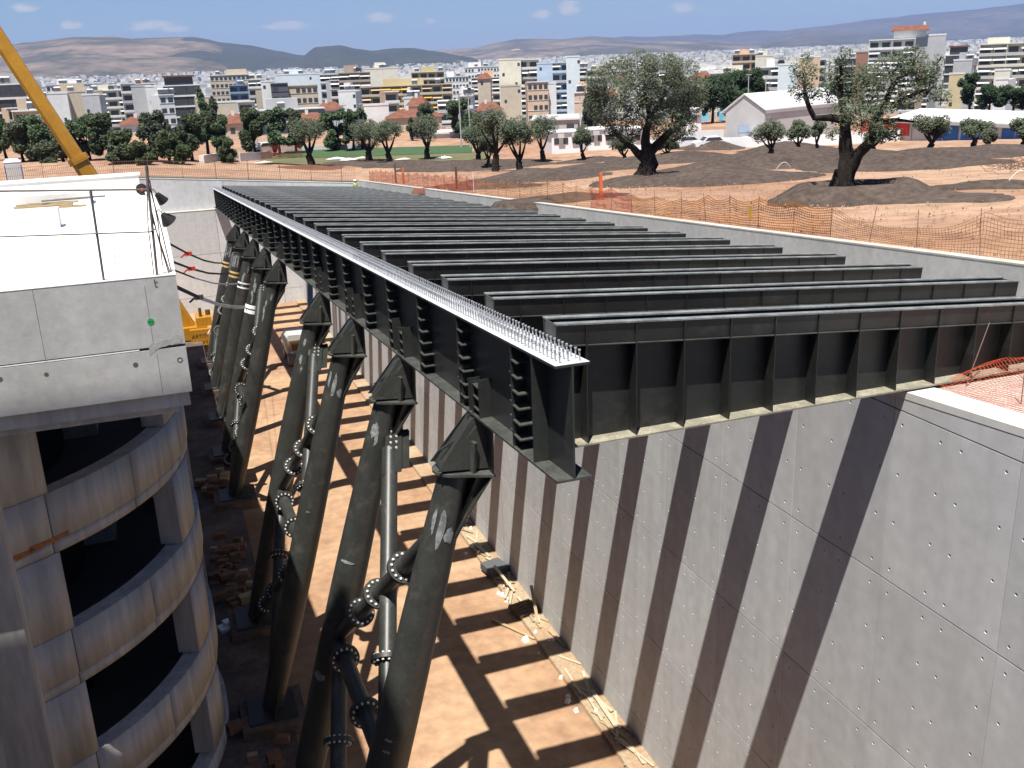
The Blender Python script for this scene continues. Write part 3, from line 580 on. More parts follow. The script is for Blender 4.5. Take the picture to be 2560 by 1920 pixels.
# curved ramp storeys
RC = Vector((-14.0, 15.2)); RR = 8.35; SH = 3.5; SZ0 = -5.0; SDp = 1.5
def arc(a0, a1, r0_, r1_, z0, z1, n, name, m):
    mb = MB()
    for k in range(n+1):
        a = R(a0+(a1-a0)*k/n)
        for r_, z in ((r1_, z0), (r0_, z0), (r0_, z1), (r1_, z1)): mb.v.append((RC.x+r_*math.cos(a), RC.y+r_*math.sin(a), z))
    for k in range(n):
        b = 4*k
        for q in range(4): mb.f.append((b+q, b+4+q, b+4+(q+1) % 4, b+(q+1) % 4)[::-1]); mb.sm.append(q in (3, 1))
    mb.f.append((0, 1, 2, 3)[::-1]); mb.f.append((4*n, 4*n+1, 4*n+2, 4*n+3)); mb.sm += [False, False]
    return mb.build(name, m, bl, bo)
edges = [-75, -52, -14, 24, 62]
for s in range(5):
    zs = SZ0-SH*s
    for e0, e1 in ((-74.9, -52.1), (-51.9, -34.1), (-33.9, -14.1), (-13.9, 3.9), (4.1, 24), (24.1, 62)):
        arc(e0, e1, RR-.22, RR, zs-SDp+.32, zs, 10, 'spandrel', 'concrete_stain')
        arc(e0, e1, RR-.28, RR-.05, zs-SDp+.0, zs-SDp+.30, 10, 'edge_beam', 'concrete_stain')
    arc(-75, 62, RR-.5, RR-.23, zs-.5, zs-.03, 34, 'inner_kerb', 'concrete_stain')
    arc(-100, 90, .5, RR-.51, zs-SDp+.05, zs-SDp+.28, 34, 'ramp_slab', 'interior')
for s in range(-1, 5):
    zs = SZ0-SH*s; z0 = max(zs-SH-.0, FZ-.2)+.001; z1 = zs-SDp-.001
    for a0, a1 in ((-75, -51), (-21, -9), (20, 30)):
        arc(a0+.3, a1-.3, RR-.62, RR-.02, z0, z1, 8, 'pier', 'concrete_stain')
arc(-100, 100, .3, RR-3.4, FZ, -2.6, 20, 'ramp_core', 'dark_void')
# flat stair core in front of the ramp on the far left
e = atY(64, 1625, 7.3)
sc_x = e.x
bx('stair_core', 'concrete_stain', (-30, 7.6, FZ-.2), (sc_x, 14, -2.76), bl, bo)
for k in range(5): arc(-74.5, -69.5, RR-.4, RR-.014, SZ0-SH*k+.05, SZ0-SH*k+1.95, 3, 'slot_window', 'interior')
bx('rear_block', 'concrete_stain', (-40, 16, FZ-.2), (-8.2, BYE-.3, -2.76), bl, bo)
# roof things
bx('rear_upstand', 'concrete_light', (-40, BYE, -2.5), (-6.05, BYE+.35, RZ+.50), bl, bo)
bx('rear_cap', 'roof_white', (-40, BYE-.03, RZ+.502), (-6.0, BYE+.6, RZ+.56), bl, bo)
bx('rear_ledge', 'concrete_light', (-40, BYE-.12, RZ-.098), (-6.2, BYE-.001, RZ+.22), bl, bo)
# holes, sticker and drawn mark on the fascia
for p, r_ in ((atY(339, 912, BY), .05), (atY(116, 936, BY), .042), (atY(0, 948, BY), .05)):
    MB().tube((p.x, BY-.004, p.z), (p.x, BY-.001, p.z), r_, n=12).build('core_hole', 'joint_dark', bl, bo)
p = atY(450, 900, BY); tr_ = MB()
for k in range(16):
    a, b_ = 2*math.pi*k/16, 2*math.pi*(k+1)/16
    tr_.add([(p.x+.055*math.cos(a), BY-.003, p.z+.055*math.sin(a)), (p.x+.055*math.cos(b_), BY-.003, p.z+.055*math.sin(b_)), (p.x+.037*math.cos(b_), BY-.003, p.z+.037*math.sin(b_)), (p.x+.037*math.cos(a), BY-.003, p.z+.037*math.sin(a))], [(0, 1, 2, 3)])
tr_.build('ring_mark', 'ink', bl, bo)
p = atY(377, 804, BY)
stk = MB().tube((p.x, BY-.006, p.z), (p.x, BY-.001, p.z), .068, n=18).build('round_sticker', 'green_sticker', bl, bo)
w = MB()
for k, (x0, x1) in enumerate(((-.04, -.02), (-.012, .008), (.016, .036))): w.box((p.x+x0, BY-.009, p.z-.012), (p.x+x1, BY-.0065, p.z+.006))
w.build('printed_mark', 'ink', stk, (0, 0, 0))
p = atY(390, 708, BY); w = MB()
for dx, dz, a, b_ in ((-.02, .05, .012, .03), (.01, .02, .02, .01), (-.02, -.02, .01, .03), (.0, -.07, .02, .012)): w.box((p.x+dx-a, BY-.004, p.z+dz-b_), (p.x+dx+a, BY-.001, p.z+dz+b_))
w.build('pencil_mark', 'joint_dark', bl, bo)
for q in ((65, 726, 130, 900), (360, 715, 385, 860), (395, 885, 405, 985)):
    a, b_ = atY(q[0], q[1], BY), atY(q[2], q[3], BY)
    MB().box(((a.x+b_.x)/2-.004, BY-.002, b_.z), ((a.x+b_.x)/2+.004, BY-.0005, min(a.z, RZ-.02))).build('form_joint', 'joint_dark', bl, bo)
# spalled patch near the corner, a rough shallow scar
sp = MB(); q = random.Random(3); ctr = atY(385, 858, BY)
pts = [(ctr.x-.12, ctr.z-.25)]
for k in range(9): pts.append((ctr.x-.1+.075*k, ctr.z-.02+.05*k*.35+q.uniform(-.035, .035)))
pts += [(ctr.x+.55, ctr.z+.02)]+[(ctr.x+.5-.075*k, ctr.z-.06+.012*k+q.uniform(-.03, .02)-.02*k) for k in range(7)]
sp.plate([(x, BY-.0035, z) for x, z in pts], (0, .003, 0)); sp.build('spalled_patch', mat('damp_patch', (.42, .41, .385), .9, .2, 6., c2=(.34, .33, .31)), bl, bo)
# orange rust drips on the ramp joints
for a, z in ((-62, -6.15), (-56, -6.1), (-53, -13.3), (-14, -3.4)):
    q = random.Random(int(z*10)); mb = MB()
    for k in range(9):
        aa = R(a+k*.75); da = R(.75); rr = RR+.004; h = q.uniform(.05, .16)
        mb.add([(RC.x+rr*math.cos(aa), RC.y+rr*math.sin(aa), z-h), (RC.x+rr*math.cos(aa+da), RC.y+rr*math.sin(aa+da), z-h*.8), (RC.x+rr*math.cos(aa+da), RC.y+rr*math.sin(aa+da), z+.03), (RC.x+rr*math.cos(aa), RC.y+rr*math.sin(aa), z+.03)], [(0, 1, 2, 3)])
    mb.build('rust_drip', mat('rust_orange', (.42, .17, .06), .9, .3, 9.), bl, bo)
# low block and timber stack on the roof
solo(bx('low_block', 'concrete_light', (-12, 15.5, RZ-.099), (-8.15, 16.1, RZ+.42)), 'low pale concrete block lying on the white roof', 'block')
solo(bx('stack_plinth', 'concrete_light', (-10.3, 20.9, RZ-.099), (-7.55, 21.9, RZ+.30)), 'low pale concrete plinth behind the timber stack on the roof', 'plinth')
q = random.Random(5)
for k in range(11):
    ln = q.uniform(1.1, 1.9); x = -9.9+q.uniform(0, .5); y = 20.3+.055*(k % 4)+q.uniform(-.05, .05); z = RZ-.095+.05*(k//3)
    o = bx('timber_plank', 'timber' if k % 3 else 'timber_pale', (0, 0, 0), (ln, .12, .045)); o.location = (x, y, z); o.rotation_euler[2] = q.uniform(-.06, .06)
    solo(o, 'weathered board in the timber stack on the white roof', 'plank', 'boards stacked on the white roof')
for k in range(2):
    o = MB().tube((0, 0, 0), (1.5, 0, 0), .028, n=8).build('steel_prop', 'rail_pipe'); o.location = (-9.0+.4*k, 20.35+.1*k, RZ+.17); o.rotation_euler[2] = .03
    solo(o, 'dark steel prop lying across the timber stack on the roof', 'prop', 'props on the timber stack')
# guard rail along the roof edge
gr = empty('guard_rail', (-6.7, BY+.1, RZ), 'dark pipe guard rail standing on the front roof edge', 'railing')
go = (6.7, -BY-.1, -RZ); yy = BY+.1
MB().tube((-6.72, yy, RZ+.012), (-6.69, yy, 1.90), .024, n=10).build('post', 'rail_pipe', gr, go)
MB().path([(-14, yy+.03, 2.2), (-8.22, yy+.03, 1.99), (-5.67, yy+.03, 1.83)], .016, 8).build('top_rail', 'rail_pipe', gr, go)
MB().path([(-14, yy-.03, 1.45), (-8.36, yy-.03, 1.17), (-5.75, yy-.03, 1.03), (-5.64, yy-.03, 1.08)], .014, 8).build('middle_rail', 'rail_pipe', gr, go)
MB().tube((-5.74, yy, RZ+.012), (-5.64, yy, 2.28), .026, n=10).build('corner_post', 'rail_pipe', gr, go)
# bars leaning at the roof corner
for k, (a, b_) in enumerate((((-5.80, 6.15, .175), (-5.66, 6.2, 2.1)), ((-5.52, 6.2, .175), (-5.68, 6.12, 1.6)), ((-5.50, 6.4, .175), (-5.70, 6.15, 1.45)), ((-5.47, 6.3, .175), (-5.64, 6.1, 1.9)), ((-5.62, 7.2, .175), (-5.62, 6.2, 2.0)))):
    m = ((Vector(a)+Vector(b_))*.4+Vector((.04*(k-2), 0, .35)))
    o = MB().path([Vector(a), Vector(a).lerp(Vector(b_), .5)+Vector((.02*(k-2), 0, 0)), Vector(b_)], .011, 6).build('leaning_bar', 'rust'); solo(o, 'thin rusty bar leaning in the bundle at the roof corner', 'bar', 'bars bundled at the roof corner')
for k, (x, y, z) in enumerate(((-5.52, 6.25, 1.72), (-5.47, 6.3, 1.32))):
    f = empty('flood_lamp', (x, y, z), ('upper' if k == 0 else 'lower')+' black flood lamp hanging on the bars at the roof corner', 'lamp')
    MB().tube((0, 0, 0), (.10, .06, -.16), .05, .16 if k else .11, n=14).build('reflector', 'black', f); MB().path([(0, 0, 0), (-.06, -.02, .10), (-.12, -.04, .05)], .009).build('bracket', 'rail_pipe', f)
mb = MB(); 
rl = empty('cable_reel', (-5.98, 22.6, RZ-.1), 'small dark cable reel on the far corner of the white roof', 'reel')
MB().tube((-.02, -.1, .20), (-.02, -.06, .20), .19, n=16).build('disc', 'black', rl); MB().tube((-.02, -.12, .20), (-.02, .1, .20), .06, n=10).build('hub', 'strap_red', rl); MB().tube((-.02, .06, .20), (-.02, .1, .20), .19, n=16).build('disc', 'black', rl)
for k, (x, y) in enumerate(((-6.55, 8.0), (-5.75, 9.4), (-5.85, 12.3))):
    o = MB().path([(x, y, RZ-.1), (x+.005, y, RZ+.28), (x+.05, y, RZ+.36)], .008).build('rebar_stub', 'rust'); solo(o, ('short hooked rebar stub in the white roof beside the guard rail post', 'short rebar stub near the roof corner bars', 'short rebar stub near the middle of the right roof edge')[k], 'rebar')
# unseen building under the camera; wings added and sized for the shade they cast
hb = empty('viewpoint_building', (-20, -26, FZ), 'unseen concrete building under the camera, its wings added for shade', 'building')
bx('body', 'concrete_stain', (-46, -40, FZ-.2), (-2.6, -14.9, 1.9), hb, (20, 26, -FZ)); bx('roof_kerb', 'concrete_light', (-46, -15.3, 1.903), (-2.6, -14.9, 2.15), hb, (20, 26, -FZ)); bx('unseen_tower_wing', 'concrete_stain', (-46, -14.89, FZ-.2), (-9.4, -1.85, 24.35), hb, (20, 26, -FZ)); bx('unseen_low_wing', 'concrete_stain', (-46, -1.84, FZ-.2), (-12.5, 5.6, -3), hb, (20, 26, -FZ))
# ------------------------------------------------------------------ tie straps from the building to the columns
def strap(i, Z, ye, ze, label, m1, m2, w=.05, ratchet=True):
    a = cax(i, Z)+Vector((-CR-.01, -.1, 0)); b = Vector((RX-.1, ye, ze)); s = empty('tie_strap', b, label, 'strap', 'straps tying the columns to the building'); of = -b
    d = b-a
    pts = [a+d*t+Vector((0, 0, -.25*math.sin(math.pi*t))) for t in (0, .25, .5, .75, 1)]
    def ribbon(p, m, nm):
        mb = MB()
        for u, v in zip(p[:-1], p[1:]): mb.hexa([u+Vector((0, -.01, -w)), v+Vector((0, -.01, -w)), v+Vector((0, .01, -w)), u+Vector((0, .01, -w))], [u+Vector((0, -.01, w)), v+Vector((0, -.01, w)), v+Vector((0, .01, w)), u+Vector((0, .01, w))])
        mb.build(nm, m, s, of)
    ribbon(pts[:4], m1, 'webbing'); ribbon(pts[3:], 'strap_dark', 'tail')
    mb = MB()
    for dz in (0, -.26): mb.tube(cax(i, Z+dz)-AX*w*1.3, cax(i, Z+dz)+AX*w*1.3, crad(i, Z)+.02, n=28, cap=False)
    mb.build('wrap', m2, s, of)
    if ratchet:
        c = pts[3]; MB().box((c.x-.16, c.y-.07, c.z-.07), (c.x+.16, c.y+.07, c.z+.09)).tube(c+Vector((-.1, 0, .05)), c+Vector((-.35, 0, -.15)), .04, n=6).build('ratchet', 'strap_red' if m1 == 'strap_dark' else 'strap_dark', s, of)
def zcol(i, x, y):
    return min((z*.1 for z in range(-150, -25)), key=lambda z: abs((lambda d: 960-F*d.dot(up)/d.dot(fw))(cax(i, z)-CAM)-y))
strap(8, zcol(8, 545, 655), 23.3, -1.7, 'farthest dark strap with red ratchet and tan wrap at the last column', 'strap_dark', 'strap_tan', .05)
strap(7, zcol(7, 575, 682), 22.8, -2.3, 'second dark strap with red ratchet wrapped on the eighth column', 'strap_dark', 'strap_tan', .05)
strap(6, zcol(6, 600, 706), 20.5, -2.2, 'thin grey strap wrapped on the seventh column', 'strap_white', 'strap_white', .035, False)
strap(5, zcol(5, 625, 766), 17.5, -2.2, 'thick white strap wrapped on the sixth column', 'strap_white', 'strap_white', .075)
# ------------------------------------------------------------------ mobile crane at the far end of the trench
cb = Vector((-6.2, 67, FZ)); cr = empty('mobile_crane', cb, 'yellow mobile crane with long raised boom beyond the building', 'crane'); co = -cb
foot = atY(470, 817, 67.0); tipp = atY(-60, 8.5, 67.5)
dB = (tipp-foot).normalized(); sB = dB.cross(Vector((0, 1, 0))).normalized()
def boom(a, b_, w0, h0, name, m='crane_yellow', parent=cr):
    pa = foot+dB*a; pb = foot+dB*b_; vs = []
    prof = [(-1, -.55), (-.55, -1), (.55, -1), (1, -.55), (1, .7), (.75, 1), (-.75, 1), (-1, .7)]
    for p in (pa, pb):
        for u, v in prof: vs.append(p+Vector((0, 1, 0))*(u*w0)-sB*(v*h0))
    return MB().add(vs, [(i, (i+1) % 8, (i+1) % 8+8, i+8) for i in range(8)]+[tuple(range(8))[::-1], tuple(range(8, 16))]).build(name, m, parent, co)
TL = (tipp-foot).length
boom(-1, TL*.56, .58, .60, 'base_section'); boom(TL*.56, TL+4, .49, .52, 'inner_section'); bc = boom(TL*.55, TL*.562, .68, .72, 'boom_collar')
boom(TL*.545, TL*.549, .70, .76, 'collar_rib', parent=cr); 
for t, z in ((.44, .0), (.36, .2), (.34, -.3)): MB().tube(foot+dB*(TL*t)+Vector((0, -.63, 0))+sB*z, foot+dB*(TL*t)+Vector((0, -.66, 0))+sB*z, .07, n=10).build('boom_pin', 'crane_dark', cr, co)
MB().obox(foot+dB*(TL*.235)+sB*(.95), dB*.5, (0, .3, 0), sB*.25).obox(foot+dB*(TL*.225)+sB*(1.2), dB*.2, (0, .15, 0), sB*.2).build('boom_winch', 'crane_yellow', cr, co)
MB().tube((-6.6, 66.4, -16.2), foot+dB*6+Vector((0, -.2, -.6)), .22, n=12).build('lift_ram', 'crane_dark', cr, co)
bx('turntable', 'crane_yellow', (-7.5, 65.8, -16.0), (-3.2, 68.2, -15.0), cr, co)
bx('carrier_deck', 'crane_yellow', (-11, 65.6, -16.9), (-2.8, 68.4, -16.05), cr, co)
cw = bx('counterweight', 'crane_yellow', (-4.6, 65.3, -16.4), (-2.7, 65.79, -15.1), cr, co)
bx('engine_cover', 'crane_yellow', (-4.0, 65.9, -14.99), (-2.8, 68.1, -14.3), cr, co); MB().tube((-3.6, 66.5, -14.29), (-3.6, 66.5, -13.6), .12, n=10).tube((-3.0, 66.9, -14.29), (-3.0, 66.9, -13.9), .2, n=10).build('exhaust', 'crane_dark', cr, co)
hz = MB()
for k in range(3): hz.plate([(-3.35+.22*k, 65.288, -15.55), (-3.24+.22*k, 65.288, -15.55), (-3.02+.22*k, 65.288, -15.2), (-3.13+.22*k, 65.288, -15.2)], (0, .01, 0))
hz.build('hazard_stripes', 'strap_white', cr, co)
for k, x in enumerate((-10, -8.4, -5.4, -3.8)): 
    wh = MB().tube((x, 65.5, -17.0), (x, 66.1, -17.0), .6, n=18).build('wheel', 'tyre', cr, co)
def text(s, size, m, name, parent, loc, rot):
    cu = bpy.data.curves.new('t', 'FONT'); cu.body = s; cu.size = size; cu.extrude = .004
    to = bpy.data.objects.new('t', cu); col.objects.link(to); dg = bpy.context.evaluated_depsgraph_get()
    me = bpy.data.meshes.new_from_object(to.evaluated_get(dg)); bpy.data.objects.remove(to); me.materials.clear(); me.materials.append(M(m)); return inst(name, me, parent, loc, rot)
text('ARTITI', .42, 'crane_dark', 'lettering', cr, (Vector((-4.5, 65.28, -15.75))-cb), (R(90), 0, 0))
text('2 1056 0', .3, 'crane_dark', 'lettering', cr, (Vector((-4.4, 65.28, -16.2))-cb), (R(90), 0, 0))
# ------------------------------------------------------------------ boom lift on the trench floor
lb_ = Vector((3.4, 61.5, FZ)); lf = empty('boom_lift', lb_, 'blue and white boom lift with raised mast on the trench floor', 'lift')
body = MB(); body.plate([(-1.1, -.9, .75), (1.0, -.9, .75), (1.15, -.9, 1.5), (.7, -.9, 2.3), (-.9, -.9, 2.35), (-1.25, -.9, 1.9)], (0, 2.2, 0)); body.build('engine_hood', 'lift_white', lf)
bx('chassis', 'lift_blue', (-1.0, -1.3, .35), (1.3, 1.6, .8), lf); bx('bumper', 'lift_blue', (-.2, -1.75, .3), (1.3, -1.31, .95), lf)
bx('hood_vent', 'timber_dark', (-.95, -.93, 1.1), (-.1, -.905, 1.9), lf)
for x, y in ((-.95, -1.25), (.95, -1.25), (-.95, 1.3), (.95, 1.3)): 
    w = MB().tube((x-.2, y, .5), (x+.2, y, .5), .5, n=18).build('wheel', 'tyre', lf); MB().tube((x-.21, y, .5), (x+.21, y, .5), .24, n=12).build('rim', 'lift_white', w)
MB().obox((.9, .2, 2.9), (.3, 0, 0), (0, .3, 0), (0, 0, .9)).build('riser', 'lift_blue', lf)
MB().obox((1.25, .5, 5.0), (.20, 0, .01), (0, .20, 0), (.20, .15, 2.0)).build('mast', 'lift_blue', lf)
MB().obox((1.5, .7, 7.4), (.14, 0, .01), (0, .14, 0), (.12, .1, 1.0)).build('inner_mast', 'lift_blue', lf)
bk = empty('basket_holder', (0, 0, 0), None, None); bpy.data.objects.remove(bk)
kb = MB()
for z in (8.5, 9.0, 9.5):
    for a, b_ in (((1.2, .7, z), (3.0, .7, z)), ((3.0, .7, z), (3.0, 1.6, z)), ((3.0, 1.6, z), (1.2, 1.6, z)), ((1.2, 1.6, z), (1.2, .7, z))): kb.tube(a, b_, .03, n=6)
for x in (1.2, 3.0):
    for y in (.7, 1.6): kb.tube((x, y, 8.45), (x, y, 9.5), .03, n=6)
kb.box((1.2, .7, 8.42), (3.0, 1.6, 8.47)); kb.build('basket', 'lift_blue', lf)
# ------------------------------------------------------------------ loose timber and rubble along the foot of the wall
def plank(x, y, z, ln, rz, ry, label, m='timber', w=.1, t=.035, group=None):
    o = MB().box((-ln/2, -w/2, 0), (ln/2, w/2, t)).build('timber_plank', m); o.location = (x, y, z); o.rotation_euler = (0, ry, rz); return solo(o, label, 'plank', group)
FT = FZ+.135
q = random.Random(11)
for k in range(46):
    y = q.choice((q.uniform(19, 31), q.uniform(14.5, 31), q.uniform(9, 14)))
    plank(6.45+q.uniform(-.3, .3), y, FT+q.uniform(0, .05), q.uniform(.5, 1.7), R(90)+q.uniform(-.7, .7), q.uniform(-.03, .03), 'splintered board in the scrap timber along the foot of the grey wall', q.choice(('timber', 'timber_pale', 'timber_pale')), q.uniform(.05, .13), .035, 'scrap boards along the wall foot')
plank(5.45, 18.2, FZ+.04, 2.3, R(-62), 0, 'long pale board lying alone on the orange trench floor', 'timber', .12)
plank(6.2, 21.3, FZ+.55, 1.5, R(-70), R(28), 'pale board propped up beside the black tray', 'timber_pale', .12)
plank(6.55, 18.6, FZ+.7, 1.6, R(80), R(-38), 'pale board leaning on the pallet by the wall', 'timber', .12)
plank(6.55, 12.0, FT+.05, 2.2, R(88), 0, 'long pale board lying close to the wall foot nearest the camera', 'timber_pale', .16)
pl = empty('wood_pallet', (6.35, 19.2, FT), 'small wooden pallet leaning by the wall foot', 'pallet', rz=.2)
for k in range(5): bx('slat', 'timber_dark', (-.5, -.5+.22*k, .10), (.5, -.36+.22*k, .125), pl)
for k in range(3): bx('bearer', 'timber_dark', (-.5+.45*k, -.5, 0), (-.4+.45*k, .52, .1), pl)
o = MB().plate([(-.5, -.55, 0), (.5, -.55, 0), (.45, .5, 0), (-.45, .5, 0)], (.02, 0, .28)).build('black_tray', 'b_dgrey'); o.location = (6.3, 22.9, FT); o.rotation_euler[2] = .2; solo(o, 'black plastic tray standing among the scrap by the wall', 'tray')
sbm = empty('steel_offcut', (6.3, 31.0, FT), 'rusty brown steel beam offcut by the wall foot', 'offcut')
bx('web', 'timber_dark', (-.35, -.05, 0), (.35, .05, .6), sbm); bx('flange', 'timber_dark', (-.35, -.3, .6), (.35, .3, .66), sbm); bx('flange', 'timber_dark', (-.35, -.3, -.06), (.35, .3, 0), sbm)
for k in range(22):
    s = q.uniform(.05, .16); o = MB().hexa([(-s, -s*.8, -.03), (s, -s, -.03), (s*.9, s, -.03), (-s, s*.8, -.03)], [(-s*.7, -s*.5, s*.9), (s*.6, -s*.6, s), (s*.6, s*.5, s*.8), (-s*.6, s*.5, s)]).build('concrete_lump', 'concrete_light'); o.location = (q.uniform(5.5, 6.6), q.uniform(11, 30), FZ+.03 if k % 2 else FT); o.rotation_euler[2] = q.uniform(0, 3)
    if o.location.x < 6.0: o.location.z = FZ+.03
    else: o.location.z = FT+.02
    solo(o, 'small pale rubble lump near the wall foot', 'rubble', 'rubble lumps near the wall foot')
# stacked blocks and pallets in the shade beside the building
for k in range(70):
    y = q.choice((q.uniform(21, 29), q.uniform(21.5, 27), q.uniform(9, 14), q.uniform(33, 36))); s = q.uniform(.12, .3)
    o = bx('block', q.choice(('brick_wood', 'brick_wood', 'timber_dark', 'timber')), (-s, -s*.6, 0), (s, s*.6, q.uniform(.12, .34))); o.location = (q.uniform(-5.55, -4.1), y, PZ-.352+q.choice((0, 0, .2))); o.rotation_euler[2] = q.uniform(-.5, .5)
    solo(o, 'reddish wooden block dumped on the shaded plinth beside the building', 'block', 'wooden blocks on the shaded plinth')
o = MB().box((-.4, -.25, 0), (.4, .25, .12)).box((-.2, -.1, .12), (.3, .2, .3)).build('white_sack', 'strap_white'); o.location = (-5.2, 20.3, PZ-.35); o.rotation_euler[2] = .3; solo(o, 'white torn sack lying on the shaded plinth', 'sack')
# ------------------------------------------------------------------ soil heaps and surfaces of the park
def mound(cx, cy, rx, ry, h, m, seed, name='soil_mound', rim=None, rz=0., rings=16, seg=64, flat=.0):
    mb = MB(); q = random.Random(seed); ph = q.uniform(0, 100)
    c, s = math.cos(rz), math.sin(rz)
    def pt(t, a):
        k = 1+.22*noise.noise((math.cos(a)*1.6+ph, math.sin(a)*1.6, 0))+.10*noise.noise((math.cos(a)*5+ph, math.sin(a)*5, 2))+.05*noise.noise((math.cos(a)*14+ph, math.sin(a)*14, 5))
        u, v = rx*t*k*math.cos(a), ry*t*k*math.sin(a); X, Y = cx+u*c-v*s, cy+u*s+v*c
        if rim: z = h*(smooth01((1-t)/(1-rim)) if t > rim else 1-.72*smooth01((rim-t)/.22))
        else: z = h*(1-smooth01(max(0, (t-flat))/(1-flat)))**1.0
        z *= 1+.25*noise.noise((X*.25+ph, Y*.25, 1)); z += .10*noise.noise((X*.8, Y*.8, ph))*(1-t)+.05*noise.noise((X*2.1, Y*2.1, ph))*(1-t*t)
        return (X, Y, g(X, Y)+z+(.10 if t < .98 else -.25))
    mb.v.append(pt(0, 0))
    for i in range(1, rings+1):
        for j in range(seg): mb.v.append(pt(i/rings, 2*math.pi*j/seg))
    for j in range(seg): mb.f.append((0, 1+j, 1+(j+1) % seg)); mb.sm.append(True)
    for i in range(rings-1):
        for j in range(seg): a = 1+i*seg; mb.f.append((a+j, a+seg+j, a+seg+(j+1) % seg, a+(j+1) % seg)); mb.sm.append(True)
    o = mb.build(name, m); return struct(o)
def pm(x, y, wpx, ratio, h, m='brown_soil', seed=0, **k):   # mound by the middle of its foot in view
    p = gp(x, y); D = (p-CAM).length; r_ = wpx/F*D; d = math.atan2(p.y-CAM.y, p.x-CAM.x); h = h*.58 if 'rim' not in k else h
    return mound(p.x, p.y, r_*ratio, r_, h, m, seed, rz=d, **k)
pm(2125, 497, 215, .95, .62, seed=1, rim=.60)            # ring round the right-hand old tree
pm(1640, 458, 150, .9, .5, seed=2, rim=.5)
pm(1790, 452, 260, .75, 1.3, seed=3); pm(1880, 420, 230, .7, 1.7, seed=4); pm(2060, 412, 220, .7, 1.5, seed=5); pm(2250, 418, 230, .7, 1.5, seed=6); pm(2330, 395, 260, .7, 1.2, seed=7)
pm(1350, 446, 190, .9, 1.35, seed=8); pm(1180, 415, 200, .7, .9, seed=9); pm(1480, 425, 170, .7, .9, seed=10); pm(1700, 400, 150, .7, 1.5, seed=11); pm(1600, 412, 150, .7, 1.2, seed=12); pm(2080, 390, 170, .6, 1.3, seed=13); pm(1930, 392, 170, .6, 1.4, seed=14); pm(2480, 385, 170, .6, 1.1, seed=15); pm(1020, 412, 130, .6, .7, seed=16); pm(900, 408, 120, .6, .5, seed=17); pm(1500, 405, 120, .6, .9, seed=18)
pm(2480, 470, 150, .5, .5, seed=19); pm(2300, 500, 200, .6, .5, seed=20); pm(1420, 500, 170, .8, .45, seed=21); pm(1250, 470, 120, .6, .3, seed=22)
pm(1780, 372, 90, .6, 1.9, seed=23); pm(1960, 375, 120, .6, 1.5, seed=24)
pm(780, 422, 75, .7, .55, m='red_soil', seed=30); pm(1140, 468, 110, .6, .25, m='red_soil', seed=31)
pm(120, 418, 200, .4, .5, m='ground_soil', seed=32)
def quad(name, m, pts, dz):
    mb = MB(); P4 = [gp(*p) for p in pts]; n = 10
    for j in range(n+1):
        for i in range(n+1):
            a = P4[0].lerp(P4[1], i/n); b_ = P4[3].lerp(P4[2], i/n); p = a.lerp(b_, j/n); mb.v.append((p.x, p.y, g(p.x, p.y)+dz))
    for j in range(n):
        for i in range(n): a = j*(n+1)+i; mb.f.append((a, a+1, a+n+2, a+n+1)); mb.sm.append(True)
    return struct(mb.build(name, m))
quad('pitch_verge', 'pitch_dry', [(640, 408), (1210, 402), (1240, 380), (690, 392)], .16)
quad('football_pitch', 'pitch_green', [(690, 395), (1180, 385), (1180, 366), (720, 380)], .20)
q = random.Random(91)
def stones(name, m, n, xf, yf, zf, s0, s1, label):
    mb = MB()
    for _ in range(n):
        X, Y = xf(), yf(); s = q.uniform(s0, s1)*q.random()**.8+s0*.5; z = zf(X, Y); a = q.uniform(0, 6.28); c, d = math.cos(a)*s, math.sin(a)*s
        mb.add([(X+c, Y+d, z-.02), (X-d*.8, Y+c*.8, z-.02), (X-c, Y-d, z-.02), (X+d*.9, Y-c*.9, z-.02), (X+c*.2, Y+d*.2, z+s*.9)], [(0, 1, 4), (1, 2, 4), (2, 3, 4), (3, 0, 4)])
    tag(mb.build(name, m), label, 'gravel', None, 'stuff')
stones('gravel', 'ground_soil', 5200, lambda: XU+.6+abs(q.gauss(0, 12)), lambda: q.uniform(-6, 84), lambda X, Y: g(X, Y)+.06, .02, .09, 'loose pale stones and clods scattered on the park soil')
stones('gravel', 'brown_soil', 700, lambda: XU+3+abs(q.gauss(0, 20)), lambda: q.uniform(8, 84), lambda X, Y: g(X, Y)+.06, .02, .06, 'loose dark clods scattered on the park soil')
stones('gravel', 'footing_soil', 1500, lambda: q.uniform(-1.5, 6.8), lambda: q.uniform(6, 60), lambda X, Y: (FZ+.02 if X < 5.95 else FZ+.13), .008, .035, 'small loose stones on the trench floor')
stones('sawdust_chips', 'timber_pale', 1200, lambda: q.gauss(6.4, .25), lambda: q.choice((q.uniform(8, 32), q.uniform(18, 30))), lambda X, Y: (FZ+.02 if X < 5.95 else FZ+.14), .015, .05, 'pale timber chips strewn along the foot of the wall')
